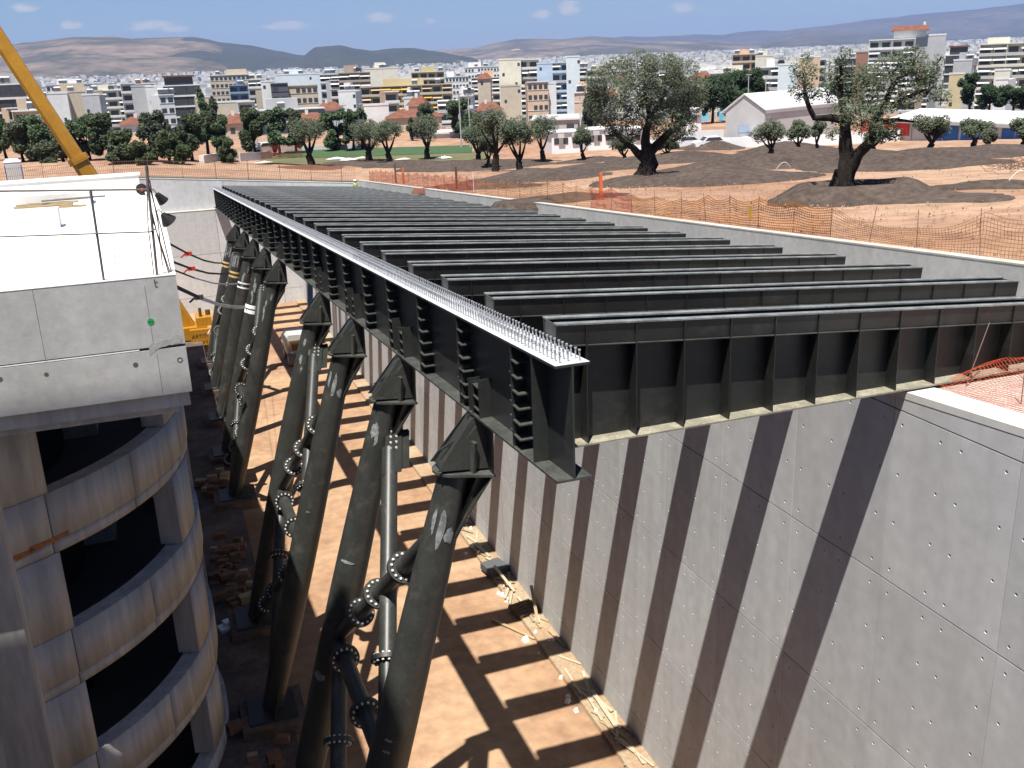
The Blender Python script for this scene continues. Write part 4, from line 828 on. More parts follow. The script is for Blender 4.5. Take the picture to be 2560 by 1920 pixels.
# ------------------------------------------------------------------ trees
def rot_frame(d): a = d.orthogonal().normalized(); return a, d.cross(a)
def limb(mb, pts, r0_, r1_, n=8, q=rnd):
    m_ = len(pts)
    fine = []
    for i in range(m_-1):
        for t in (0, .5): fine.append(pts[i].lerp(pts[i+1], t)+(Vector((q.uniform(-1, 1), q.uniform(-1, 1), q.uniform(-.5, .5)))*r0_*.22 if t else Vector()))
    fine.append(pts[-1])
    N = len(fine); rings = []
    for i, p in enumerate(fine):
        d = (fine[min(i+1, N-1)]-fine[max(i-1, 0)]).normalized(); a = Vector((1, 0, 0)) if abs(d.x) < .8 else Vector((0, 1, 0)); a = (a-d*a.dot(d)).normalized(); b_ = d.cross(a)
        r_ = r0_+(r1_-r0_)*i/(N-1); rings.append(len(mb.v))
        for k in range(n): t = 2*math.pi*k/n; rr = r_*(1+.16*math.sin(3*t+i)); mb.v.append(p+a*rr*math.cos(t)+b_*rr*math.sin(t))
    for i in range(N-1):
        for k in range(n): mb.f.append((rings[i]+k, rings[i]+(k+1) % n, rings[i+1]+(k+1) % n, rings[i+1]+k)); mb.sm.append(True)
def leaves(mb, c, r, n, size, q, flat=1.0, hollow=.35):
    for _ in range(n):
        d = Vector((q.gauss(0, 1), q.gauss(0, 1), q.gauss(0, 1))).normalized(); t = hollow+(1-hollow)*q.random()**.6
        p = c+Vector((d.x*r.x*t, d.y*r.y*t, d.z*r.z*t*flat))
        if noise.noise((p.x*1.1/max(.3, r.x*.5), p.y*1.1/max(.3, r.x*.5), p.z*1.1/max(.3, r.x*.5))) < -.22: continue
        a = Vector((q.uniform(-1, 1), q.uniform(-1, 1), q.uniform(-.9, 1))).normalized(); b_ = a.orthogonal().normalized(); s = size*q.uniform(.6, 1.4); w = s*.42
        k = len(mb.v); mb.v += [p-a*s*.5, p+b_*w*.5, p+a*s*.5, p-b_*w*.5]; mb.f.append((k, k+1, k+2, k+3)); mb.sm.append(False)
def big_olive(base_px, D, limbs, clumps, label, leafmat, nl, size, trunk_r, seed):
    q = random.Random(seed); b = gp(*base_px); D = math.hypot(b.x-CAM.x, b.y-CAM.y)
    view = Vector((b.x-CAM.x, b.y-CAM.y, 0)).normalized(); b = b+Vector((0, 0, .22)); t = empty('olive_tree', b, label, 'tree'); tr_ = MB()
    def loc(x, y, dz=0): return atD(x, y, D)+view*dz-b
    for pts, ra, rb in limbs: limb(tr_, [loc(x, y, dz) for x, y, dz in pts], ra, rb, 10, q)
    # flared roots
    for k in range(7):
        a = 2*math.pi*k/7+q.uniform(-.2, .2); d = Vector((math.cos(a), math.sin(a), 0)); limb(tr_, [Vector((0, 0, 1.0))+d*trunk_r*.45, Vector((0, 0, .45))+d*trunk_r*.9, Vector((0, 0, .0))+d*trunk_r*q.uniform(1.5, 1.9), Vector((0, 0, -.3))+d*trunk_r*2.2], trunk_r*.40, trunk_r*.10, 7, q)
    tr_.build('trunk', 'bark', t)
    cr_ = MB(); k = D/F
    tw = MB()
    for x, y, r_ in clumps:
        dz = q.uniform(-1.7, 1.7); c = loc(x, y, dz); rr = r_*k
        leaves(cr_, c, Vector((rr*1.05, rr*1.05, rr*.92)), int(nl*(rr/1.2)**2), size, q)
        for _ in range(5):
            e_ = c+Vector((q.uniform(-1, 1), q.uniform(-1, 1), q.uniform(-.6, 1)))*rr*.8; limb(tw, [c-Vector((0, 0, rr*.4)), e_], .035, .008, 4, q)
    tw.build('branches', 'bark', t)['kind'] = 'stuff'
    cr_.build('crown', leafmat, t)
    return t
z3p = lambda x, y: (1660+.407*x, 60+.407*y)
def zl(pts, z): return [(*z(x, y), d) for x, y, d in pts]
big_olive((2100, 492), 54, [(zl([(1105, 1060, 0), (1105, 960, 0), (1115, 860, 0), (1120, 760, 0), (1112, 640, 0), (1095, 520, .3), (1085, 400, .5), (1085, 260, .4)], z3p), .50, .06),
    (zl([(1145, 900, 0), (1190, 800, -.2), (1262, 720, -.4), (1285, 640, -.4), (1340, 520, -.2), (1390, 400, 0), (1440, 330, .2), (1520, 300, .3)], z3p), .28, .05),
    (zl([(1110, 600, 0), (1020, 572, -.3), (925, 575, -.5), (885, 480, -.5), (865, 380, -.3), (870, 300, 0)], z3p), .19, .04),
    (zl([(1300, 600, -.3), (1420, 590, .2), (1540, 605, .4)], z3p), .14, .04), (zl([(1400, 500, 0), (1500, 450, .3), (1620, 400, .5)], z3p), .16, .04)],
    [(*z3p(x, y), r_*.407) for x, y, r_ in ((865, 290, 80), (850, 400, 75), (1100, 195, 55), (1060, 300, 95), (1150, 370, 125), (1270, 430, 120), (1390, 270, 105), (1520, 215, 80), (1560, 300, 90), (1630, 400, 85), (1470, 430, 90), (1110, 540, 95), (1220, 580, 105), (1330, 560, 95), (1350, 660, 75), (1430, 690, 50), (920, 430, 50), (1700, 440, 50), (1690, 220, 35), (1540, 150, 22), (1260, 330, 90), (1010, 420, 70), (1280, 680, 60), (1640, 300, 60), (870, 210, 36), (1040, 660, 45))],
    'old olive tree with forked black trunk standing alone at the right', 'leaf_olive2', 2300, .145, .42, 21)
z2p = lambda x, y: (850+.407*x, 60+.407*y)
big_olive((1614, 455), 63, [(zl([(1885, 980, 0), (1885, 900, 0), (1885, 820, 0), (1880, 760, 0)], z2p), .66, .46),
    (zl([(1870, 830, 0), (1800, 760, -.5), (1740, 710, -1), (1680, 640, -1.2), (1630, 560, -1)], z2p), .28, .05), (zl([(1885, 780, 0), (1880, 660, 0), (1900, 560, .3), (1880, 450, .4), (1870, 340, .3)], z2p), .33, .05),
    (zl([(1900, 800, 0), (1990, 700, .2), (2060, 640, .5), (2100, 540, .6), (2130, 430, .4)], z2p), .33, .05), (zl([(1890, 600, .2), (1960, 500, .3), (2000, 400, .2)], z2p), .22, .05)],
    [(*z2p(x, y), r_*.407) for x, y, r_ in ((1590, 350, 90), (1690, 290, 100), (1830, 260, 110), (1980, 290, 120), (2100, 310, 105), (2180, 400, 85), (1590, 470, 90), (1720, 420, 120), (1860, 400, 130), (2010, 430, 130), (2130, 500, 100), (1620, 590, 75), (1720, 560, 90), (1880, 540, 110), (2030, 570, 110), (2110, 630, 85), (1560, 400, 55), (1680, 670, 60), (1790, 650, 75), (1950, 650, 80), (2060, 700, 65), (2220, 480, 50), (1900, 240, 60), (2040, 230, 50), (1540, 520, 40), (2030, 200, 22))],
    'broad old olive tree with thick black trunk, left of the forked one', 'leaf_olive', 2300, .155, .55, 22)
def crown_tree(name, b, h, hw, trunk_h, lm, label, cat, seed, n=1500, size=.22, group=None, style='olive', tr_r=.2):
    q = random.Random(seed); t = empty(name, b, label, cat, group); tb = MB(); cm = MB()
    ch = h-trunk_h
    if style == 'olive':
        fk = Vector((q.uniform(-.15, .15), 0, trunk_h*.75)); limb(tb, [Vector((0, 0, -.3)), Vector((q.uniform(-.1, .1), 0, trunk_h*.4)), fk], tr_r*1.35, tr_r, 8, q)
        for k in range(q.choice((4, 5, 6))):
            a = 2*math.pi*k/5+q.uniform(-.4, .4); rr = hw*q.uniform(.35, .75); c = Vector((math.cos(a)*rr, math.sin(a)*rr, trunk_h+ch*q.uniform(.28, .68)))
            limb(tb, [fk, fk.lerp(c, .5)+Vector((0, 0, -.15)), c], tr_r*.6, tr_r*.12, 6, q)
            s = hw*q.uniform(.38, .58); leaves(cm, c+Vector((0, 0, s*.2)), Vector((s, s, min(s*1.05, ch*.34))), n//5, size, q, 1, .2)
        leaves(cm, Vector((0, 0, trunk_h+ch*.62)), Vector((hw*.62, hw*.62, ch*.38)), n//3, size, q, 1, .3)
    elif style == 'round':
        limb(tb, [Vector((0, 0, -.3)), Vector((q.uniform(-.2, .2), 0, trunk_h+ch*.3))], tr_r, tr_r*.5, 7, q)
        for k in range(15):
            a = q.uniform(0, 6.28); zz = q.uniform(.08, .96); rr = hw*q.uniform(.15, .8)*(1-.55*abs(zz-.4)); c = Vector((math.cos(a)*rr, math.sin(a)*rr, trunk_h+ch*zz))
            limb(tb, [Vector((0, 0, trunk_h+ch*.15)), c], tr_r*.35, tr_r*.1, 5, q)
            s = hw*q.uniform(.2, .42); leaves(cm, c, Vector((s, s, min(s*q.uniform(.7, 1.4), ch*.25))), int(n*s*s/hw/hw*1.5), size, q, 1, .1)
    else:      # tall
        limb(tb, [Vector((0, 0, -.3)), Vector((.2, 0, h*.85))], tr_r, tr_r*.25, 7, q)
        for k in range(10):
            zz = .18+.8*k/10; rr = hw*(1-zz)*.9+hw*.18; a = q.uniform(0, 6.28); c = Vector((math.cos(a)*rr*.5, math.sin(a)*rr*.5, trunk_h+ch*zz)); leaves(cm, c, Vector((rr*.75, rr*.75, ch*.11)), n//9, size, q, 1, .15)
    tb.build('trunk', 'bark', t); cm.build('crown', lm, t); return t
OL = [((778, 420), 305, 48, 'lone young olive tree on the red soil ring, leftmost of the olives'), ((923, 408), 306, 44, 'olive tree with stout trunk, left one of the pair by the pitch'), ((974, 413), 306, 40, 'olive tree with round grey crown, right one of the pair by the pitch'), ((1068, 402), 292, 36, 'slim olive tree with a thin tall trunk before the pale low building'), ((1194, 412), 322, 38, 'small olive tree just left of the two crowded olives'), ((1239, 428), 275, 46, 'taller dark olive tree in the middle group, with straight trunk'), ((1298, 442), 300, 46, 'leaning olive tree on the brown heap, nearest of the middle group'), ((1357, 408), 294, 34, 'olive tree with leaning double stem right of the heap tree'), ((1458, 408), 318, 29, 'small v-shaped olive tree before the white cabins'), ((1562, 408), 345, 30, 'small olive tree half hidden left of the broad old olive'), ((1664, 402), 340, 26, 'small olive tree half hidden right of the broad old trunk'), ((1925, 400), 306, 36, 'small v-shaped olive tree before the gabled shed door'), ((1994, 384), 308, 27, 'small olive tree before the long side of the gabled shed'), ((2043, 382), 306, 18, 'thin olive sapling left of the forked old olive'), ((2185, 380), 330, 30, 'olive tree half hidden behind the forked old trunk'), ((2325, 382), 302, 38, 'round olive tree before the long shed, left of the blue sheets'), ((2433, 369), 308, 33, 'round olive tree between the blue sheets of the long shed'), ((2468, 380), 330, 17, 'little olive tree just right of the one between blue sheets'), ((2557, 375), 308, 32, 'olive tree cut by the right picture edge before the shed'), ((1220, 424), 340, 24, 'low olive bush left of the dark middle olive')]
for k, (b, yt, hw, lab) in enumerate(OL):
    p = gp(*b); D = math.hypot(p.x-CAM.x, p.y-CAM.y); h = (b[1]-yt)/F*D*1.03; w = hw/F*D
    crown_tree('olive_tree', p, h, w*1.1, h*.34, 'leaf_olive' if k % 2 else 'leaf_olive2', lab, 'tree', 100+k, 5200, .21, 'young olive trees in the park', 'olive', max(.16, w*.16))
BT = [(18, 400, 322, 30, 'round', 'd'), (60, 405, 318, 40, 'round', 'y'), (110, 405, 308, 42, 'round', 'd'), (160, 408, 338, 32, 'round', 'y'), (226, 402, 312, 44, 'round', 'd'), (275, 404, 308, 44, 'round', 'd'), (322, 408, 340, 40, 'round', 'y'), (392, 404, 298, 42, 'round', 'd'), (425, 410, 340, 34, 'round', 'y'), (482, 404, 288, 40, 'round', 'd'), (522, 398, 238, 26, 'tall', 'd'), (546, 400, 258, 30, 'tall', 'd'), (566, 404, 298, 26, 'round', 'd'), (640, 388, 282, 36, 'round', 'd'), (700, 386, 284, 40, 'round', 'd'), (742, 386, 288, 28, 'round', 'd'), (838, 380, 284, 38, 'round', 'd'), (884, 380, 288, 32, 'round', 'd'), (908, 376, 282, 26, 'round', 'd'), (1072, 345, 272, 36, 'round', 'd'), (1152, 345, 258, 34, 'round', 'd'), (1032, 352, 298, 16, 'round', 'y'), (1206, 350, 290, 28, 'round', 'y'), (1490, 330, 245, 34, 'round', 'd'), (460, 412, 362, 24, 'round', 'y'), (300, 410, 366, 30, 'round', 'y'), (568, 408, 358, 20, 'round', 'y'), (130, 412, 362, 30, 'round', 'y'), (360, 412, 364, 26, 'round', 'y')]
ORD = ['first', 'second', 'third', 'fourth', 'fifth', 'sixth', 'seventh', 'eighth', 'ninth', 'tenth', 'eleventh', 'twelfth', 'thirteenth', 'fourteenth', 'fifteenth', 'sixteenth', 'seventeenth', 'eighteenth']
def bt_label(x, kind):
    fam = sorted(b_[0] for b_ in BT if (b_[4], b_[5]) == next((c_[4], c_[5]) for c_ in BT if c_[0] == x)); return ORD[fam.index(x)]+' '+kind+' from the left in the belt before the town'
for k, (x, yb, yt, hw, st, lm) in enumerate(BT):
    p = gp(x, yb); D = math.hypot(p.x-CAM.x, p.y-CAM.y); h = (yb-yt)/F*D; w = hw/F*D
    kind = {'d': 'dark green tree', 'y': 'pale green shrubby tree'}[lm] if st == 'round' else 'tall dark cypress-like tree'
    crown_tree('street_tree', p, h, w*1.1, h*(.06 if lm == 'y' else .16), (('leaf_dark', 'leaf_belt', 'leaf_dark', 'leaf_belt2')[k % 4]) if lm == 'd' else ('leaf_young', 'leaf_olive2')[k % 2], bt_label(x, kind), 'tree', 200+k, 5200, .36 if D < 140 else .45, 'trees of the belt before the town', st, .22)
PT = [(1700, 250, 190, 40, 150), (1782, 290, 190, 60, 190), (1830, 288, 188, 55, 200), (1880, 288, 180, 36, 195), (1985, 292, 240, 34, 190), (1925, 290, 258, 26, 190), (2424, 268, 186, 29, 215), (2474, 268, 208, 36, 210), (2534, 268, 218, 34, 205), (1745, 290, 215, 36, 185)]
for k, (x, yb, yt, hw, D) in enumerate(PT):
    p = atD(x, yb, D); p.z = g(p.x, p.y); h = (atD(x, yt, D).z-p.z); w = hw/F*D
    crown_tree('pine_tree', p, h, w*1.1, h*.25, 'leaf_pine' if k not in (4, 5) else 'leaf_young', ORD[sorted(t_[0] for t_ in PT).index(x)]+' green pine from the left behind the sheds', 'tree', 300+k, 5200, .5, 'pines behind the sheds', 'round', .3)
# ------------------------------------------------------------------ town
UC = {}
def ucube(m):
    if m not in UC: UC[m] = MB().box((0, 0, 0), (1, 1, 1)).mesh('unit_'+m, m)
    return UC[m]
AW = {}
def uawn(m):
    if m not in AW: AW[m] = MB().add([(0, -1, 0), (1, -1, 0), (1, 0, 1), (0, 0, 1), (0, -1, -.12), (1, -1, -.12), (0, -.96, 0), (1, -.96, 0), (0, 0, .95), (1, 0, .95)], [(0, 1, 2, 3), (4, 5, 1, 0), (6, 8, 9, 7), (4, 6, 7, 5), (3, 2, 9, 8)]).mesh('unit_awning_'+m, m)
    return AW[m]
def ub(name, m, parent, x, y, z, w, d, h): return inst(name, ucube(m), parent, (x, y, z), None, (w, d, h))
TOWN = []
def bldg(label, xl, xr, yt, D, style, wm, depth=12., yaw=0., awn=None, fh=3.1, trim='b_white', roof='box', cat='building', nvis=7, seed=0, top=None):
    q = random.Random(seed or int(xl*7+yt)); xc = (xl+xr)/2; T = atD(xc, yt, D); base = g(T.x, T.y)-1.5
    W_ = (xr-xl)/F*math.hypot(D, 0)*1.06; H = T.z-base; d = math.atan2(T.y-CAM.y, T.x-CAM.x)-math.pi/2+yaw
    t = empty('apartment_building' if style != 'house' else 'tiled_house', (T.x, T.y, base), label, cat if style != 'house' else 'house', None, d)
    TOWN.append((T.x, T.y, max(W_, depth)))
    u0_ = -W_/2
    if style == 'house':
        eh = H-min(2.3, H*.3) if roof != 'flat' else H
        ub('wall', wm, t, u0_, 0, 0, W_, depth, eh)
        rf = MB().add([(u0_-.5, -.5, eh), (-u0_+.5, -.5, eh), (-u0_+.5, depth+.5, eh), (u0_-.5, depth+.5, eh), (u0_*.45, depth/2, H), (-u0_*.45, depth/2, H)], [(0, 1, 5, 4), (1, 2, 5), (2, 3, 4, 5), (3, 0, 4), (3, 2, 1, 0)]); rf.build('roof', 'tile_red', t)
        for k in range(max(1, int(W_/4))): ub('window', 'glass', t, u0_+1.2+4*k, -.04, eh-2.2, 1.0, .08, 1.3)
        ub('chimney', 'b_white', t, u0_*.3, depth*.4, H-.9, .7, .7, 1.5); return t
    ub('wall', wm, t, u0_, 0, 0, W_, depth, H)
    nf = min(nvis, int(H/fh))
    nb = max(1, int(round(W_/3.6))); bw = W_/nb
    for k in range(nf):
        z = H-fh*(k+1)
        if style == 'balcony':
            ub('balcony', trim, t, u0_-.05, -1.35, z-.12, W_+.1, 1.34, .22); ub('balcony_front', trim if q.random() < .7 else 'b_grey', t, u0_-.05, -1.37, z+.101, W_+.1, .08, .62)
            for b_ in range(nb):
                ub('window', 'glass', t, u0_+bw*b_+bw*.14, -.05, z+.15, bw*.68, .1, 2.15)
                if awn and q.random() < (.62 if isinstance(awn, str) else .8):
                    am = awn if isinstance(awn, str) else q.choice(awn); inst('awning', uawn(am), t, (u0_+bw*b_+bw*.03, -.06, z+fh-1.15-q.uniform(0, .3)), None, (bw*.94, q.uniform(1.3, 1.75), .95))
            for s in range(0, nb+1, 2): ub('divider', wm, t, u0_+bw*s-.08+(.09 if s == 0 else 0)-(.09 if s == nb else 0), -1.3, z+.102, .16, 1.28, fh-.35)
        elif style == 'glass':
            ub('floor_band', trim, t, u0_-.05, -.5, z-.18, W_+.1, .49, .5)
            for b_ in range(nb): ub('window', 'glass', t, u0_+bw*b_+.08, -.25, z+.33, bw-.16, .24, fh-.55)
        elif style == 'office':
            for b_ in range(nb*2):
                if q.random() < .93: ub('window', 'glass', t, u0_+bw*.5*b_+bw*.09, -.06, z+.9, bw*.33, .1, 1.4)
            ub('sill_band', trim, t, u0_, -.12, z+.68, W_, .119, .12)
        elif style == 'blank':
            if q.random() < .55: ub('window', 'glass', t, u0_+W_*q.choice((.15, .72, .84)), -.05, z+1.1, .8, .1, 1.0)
    if style in ('blank',) : ub('parapet', trim, t, u0_-.08, -.08, H+.002, W_+.16, .3, .5)
    else:
        ub('parapet', trim, t, u0_-.1, -1.36 if style == 'balcony' else -.3, H-.1, W_+.2, 1.5 if style == 'balcony' else .5, .3)
    if roof == 'box':
        w2 = W_*q.uniform(.25, .5); ub('roof_hut', wm, t, u0_+q.uniform(.1, .4)*W_, depth*.3, H+.003, w2, depth*.4, q.uniform(1.8, 2.8))
        for k in range(q.choice((1, 2, 3))):
            x = u0_+q.uniform(.05, .85)*W_; MB().plate([(0, 0, .5), (1.9, 0, .5), (1.9, 1.2, 1.5), (0, 1.2, 1.5)], (0, -.06, .06)).box((.2, 1.1, 0), (.3, 1.2, 1.5)).box((1.6, 1.1, 0), (1.7, 1.2, 1.5)).build('solar_panel', 'glass', t, (x, depth*.12, H+.01)); inst('water_tank', TANK, t, (x+.9, depth*.12+1.4, H+1.6))
    elif roof == 'tile':
        w2 = W_*.7; ub('roof_hut', 'glass', t, -w2/2, depth*.15, H+.003, w2, depth*.6, 2.6); ub('tile_roof', 'tile_red', t, -w2/2-.5, depth*.1, H+2.61, w2+1, depth*.7, .5)
    return t
TANK = MB().tube((-.9, 0, 0), (.9, 0, 0), .28, n=10).mesh('water_tank', 'b_white')
B = bldg
B('grey apartment block with white floor bands at the left picture edge', -40, 46, 212, 270, 'glass', 'b_grey', fh=3.2)
B('blank beige wall building right of the crane boom', 138, 241, 231, 350, 'blank', 'b_beige', trim='b_beige')
B('white office block behind the blank beige wall', 128, 218, 211, 440, 'office', 'b_white')
B('white low terraces between the blank wall and the grey wall', 246, 312, 226, 395, 'balcony', 'b_cream', awn='awning_white')
B('narrow white balcony tower left of the grey blank wall', 304, 334, 209, 370, 'balcony', 'b_white', roof='none')
B('grey blank wall building left of the dark glass block', 332, 372, 217, 352, 'blank', 'b_grey', trim='b_grey', roof='none')
B('bright white stair wall of the dark glass block', 368, 410, 217, 340, 'blank', 'b_white', roof='none')
B('dark glass block with white floor bands and red roof terrace', 406, 490, 214, 338, 'glass', 'b_dgrey', roof='tile', fh=3.2)
B('long low house with red roof below the grey blank wall', 308, 392, 292, 236, 'house', 'b_white', depth=9)
B('small white house left of the crane boom', 96, 140, 300, 240, 'house', 'b_white', depth=8)
B('low cream terrace right of the left edge block', 44, 96, 262, 300, 'balcony', 'b_cream', awn='awning_white')
B('pale pink house beside the crane boom collar', 60, 104, 248, 330, 'blank', 'b_peach')
B('pale grey office building far behind the tall cypress trees', 533, 626, 187, 480, 'office', 'b_beige', trim='b_white')
B('blue painted balcony building left of the white stair wall', 578, 636, 213, 420, 'balcony', 'b_sblue', trim='b_sblue')
B('cream balcony building with awnings beside the blue one', 622, 660, 199, 395, 'balcony', 'b_cream', awn='awning_white')
B('bright white wall of the school-like block', 654, 682, 205, 332, 'blank', 'b_white', roof='none')
B('dark grey slab front between white wall and beige block', 679, 716, 209, 330, 'office', 'b_dgrey', trim='b_dgrey', roof='none')
B('square beige block with a row of small windows', 714, 788, 214, 334, 'office', 'b_beige', trim='b_beige', roof='none')
B('large pale blue blank building behind the beige block', 696, 798, 187, 430, 'blank', 'b_pale', trim='b_pale')
B('long low grey building with big windows above the street trees', 642, 800, 274, 262, 'glass', 'b_grey', nvis=2)
B('beige wall building with red roof edge behind cypress trees', 546, 616, 256, 292, 'blank', 'b_beige', roof='none')
B('sand coloured gabled house left of the street trees', 562, 612, 286, 232, 'house', 'b_beige', depth=10)
B('red roofed house below the long low grey building', 738, 812, 283, 228, 'house', 'b_cream', depth=9)
B('red roofed shed right of the beige block', 792, 854, 255, 290, 'house', 'b_grey', depth=8)
B('slim white and cyan balcony building', 802, 850, 186, 400, 'balcony', 'b_pale', awn='awning_white')
B('brown apartment block full of small white awnings', 850, 920, 182, 368, 'balcony', 'b_brown', awn='awning_white', trim='b_brown')
B('cream blank block behind the yellow awning terraces', 916, 990, 172, 415, 'blank', 'b_cream', trim='b_cream')
B('long yellow building with orange awning rows', 913, 1118, 214, 350, 'balcony', 'b_yellow', awn=('awning_yellow', 'awning_tan'), trim='b_beige')
B('yellow apartment block rising behind the long awning building', 1032, 1106, 180, 450, 'balcony', 'b_yellow', trim='b_cream')
B('white low block right of the yellow apartments', 1108, 1168, 192, 520, 'office', 'b_white')
B('white office block with dark window grid in the distance', 1166, 1252, 167, 590, 'office', 'b_white', fh=3.4)
B('peach building with dark balconies left of the cream tower', 1182, 1252, 194, 410, 'balcony', 'b_peach', awn='awning_white')
B('plain white cube house before the long yellow building', 912, 968, 264, 232, 'blank', 'b_white', roof='none')
B('old house with patchy red tiles before the yellow building', 972, 1096, 273, 222, 'house', 'b_beige', depth=10)
B('white house with small red roof below the peach building', 1190, 1252, 256, 280, 'house', 'b_white', depth=9)
B('small grey house under the yellow building awnings', 1096, 1150, 252, 300, 'balcony', 'b_white', awn='awning_white', roof='none')
B('tall cream blank tower in the middle of the town', 1249, 1299, 150, 345, 'blank', 'b_cream', trim='b_cream', roof='none')
B('balcony side of the cream tower with brown roof edge', 1296, 1345, 149, 352, 'balcony', 'b_cream', awn='awning_white', roof='none')
B('beige blank wall before the cream tower', 1254, 1308, 216, 332, 'blank', 'b_beige', trim='b_beige', roof='none')
B('white balcony block before the grey-blue tower', 1306, 1380, 216, 330, 'balcony', 'b_white', awn='awning_white', roof='none')
B('grey-blue blank tower wall beside the cream tower', 1344, 1384, 160, 346, 'blank', 'b_blue', trim='b_blue', roof='none')
B('blue balcony tower with white awnings', 1382, 1421, 157, 342, 'balcony', 'b_blue', awn='awning_white', trim='b_blue', roof='none')
B('slim pale blue stair tower, highest of the blue towers', 1417, 1447, 143, 340, 'blank', 'b_pale', trim='b_pale', roof='none')
B('narrow cream building right of the pale blue stair tower', 1447, 1467, 171, 360, 'balcony', 'b_cream', awn='awning_white')
B('low grey hall with flat roof behind the middle olives', 1334, 1488, 298, 176, 'office', 'b_grey', nvis=1, roof='none', depth=20)
B('pale green low pavilion behind the football pitch', 1031, 1178, 333, 168, 'office', 'b_pale', nvis=1, roof='none', depth=10)
B('white block seen over the broad old olive', 1515, 1587, 158, 500, 'office', 'b_white')
B('beige block behind the broad old olive on its left', 1470, 1515, 175, 430, 'balcony', 'b_beige')
B('cream house roofs right of the broad old olive', 1588, 1650, 168, 520, 'balcony', 'b_cream')
B('peach house with red roof right of the broad olive', 1730, 1778, 178, 352, 'house', 'b_peach', depth=10)
B('cream building with solar panels on its roof', 1776, 1872, 182, 380, 'office', 'b_cream')
B('stepped beige balcony building on the skyline right of centre', 1836, 1896, 136, 425, 'balcony', 'b_peach', trim='b_beige')
B('plain yellow-beige wall beside the stepped building', 1892, 1930, 141, 420, 'blank', 'b_cream', trim='b_cream')
B('white balcony house behind the pines', 1902, 1952, 168, 305, 'balcony', 'b_white', awn='awning_white')
B('white blank wall with small windows left of the forked olive', 1950, 1992, 163, 300, 'blank', 'b_pale', trim='b_white', roof='none')
B('low building with orange awning behind the gabled shed', 1918, 2048, 232, 268, 'balcony', 'b_cream', awn='awning_orange', roof='none')
B('cream building seen through the forked olive crown', 2010, 2060, 150, 450, 'balcony', 'b_cream')
B('brick red building left of the tallest block', 2146, 2188, 132, 420, 'blank', 'b_brick', trim='b_brick', roof='none')
B('grey shell building seen through the olive crown', 2095, 2148, 146, 440, 'glass', 'b_grey')
B('tallest balcony block on the right skyline', 2186, 2276, 99, 372, 'balcony', 'b_white', awn='awning_white', roof='none', nvis=9, seed=5)
B('tall pale blank side wall of the tallest block', 2274, 2353, 90, 376, 'blank', 'b_grey', trim='b_white', roof='none', nvis=9)
B('white stepped building right of the tallest block', 2352, 2466, 146, 400, 'office', 'b_white')
B('small house with red canopy on the stepped roofs', 2372, 2420, 138, 385, 'glass', 'b_white', roof='tile', nvis=3)
B('yellow side wall right of the forked olive', 2378, 2406, 186, 300, 'blank', 'b_yellow', trim='b_cream', roof='none')
B('cream apartment block with wide balconies at the right edge', 2474, 2600, 108, 326, 'balcony', 'b_cream', awn='awning_white', trim='b_cream', nvis=8)
ph = atD(2276, 70, 374); t = empty('roof_house', (ph.x, ph.y, atD(2276, 94, 374).z), 'little orange-roofed penthouse on the tallest block', 'penthouse', None, math.atan2(ph.y-CAM.y, ph.x-CAM.x)-math.pi/2)
ub('wall', 'b_white', t, -5, 1, 0, 10, 7, 2.3); MB().add([(-6, 0, 2.3), (6, 0, 2.3), (6, 9, 2.3), (-6, 9, 2.3), (-5.6, 4.5, 4.0), (5.6, 4.5, 4.0)], [(0, 1, 5, 4), (1, 2, 5), (2, 3, 4, 5), (3, 0, 4), (3, 2, 1, 0)]).build('roof', 'tile_red', t); ub('chimney', 'b_white', t, 4, 5, 2.4, .8, .8, 2.6)
q = random.Random(31)
WORDS = ['white', 'cream', 'grey', 'beige', 'pale']
INF = []
for k in range(44):
    x = q.uniform(-10, 2540); D = q.uniform(235, 430); w = q.uniform(22, 48); m = q.choice(('b_white', 'b_white', 'b_cream', 'b_terrace', 'b_beige', 'b_peach', 'b_grey')); yt = 200-.0356*x+(430-D)*.36+q.uniform(8, 30); st = q.choice(('balcony', 'blank', 'office', 'blank', 'balcony', 'house'))
    INF.append((x, D, w, m, yt, st, q.uniform(7, 11), q.uniform(-.3, .3), q.choice((None, 'awning_white')), q.choice(('none', 'box'))))
INF.sort(); cnt_ = {}
for k, (x, D, w, m, yt, st, dp, yw, aw, rf) in enumerate(INF):
    key = ({'b_white': 'white', 'b_cream': 'cream', 'b_terrace': 'off-white', 'b_beige': 'beige', 'b_peach': 'peach', 'b_grey': 'grey'}[m], {'balcony': 'balcony house', 'blank': 'plain walled house', 'office': 'many-windowed house', 'house': 'red-roofed house'}[st]); n_ = cnt_.get(key, 0); cnt_[key] = n_+1
    B('%s small %s %s from the left, wedged between larger town blocks' % (ORD[n_], *key), x, x+w, yt, D, st, m, depth=dp, yaw=yw, awn=aw, roof=rf, nvis=4, seed=900+k)['group'] = 'small infill houses of the town'
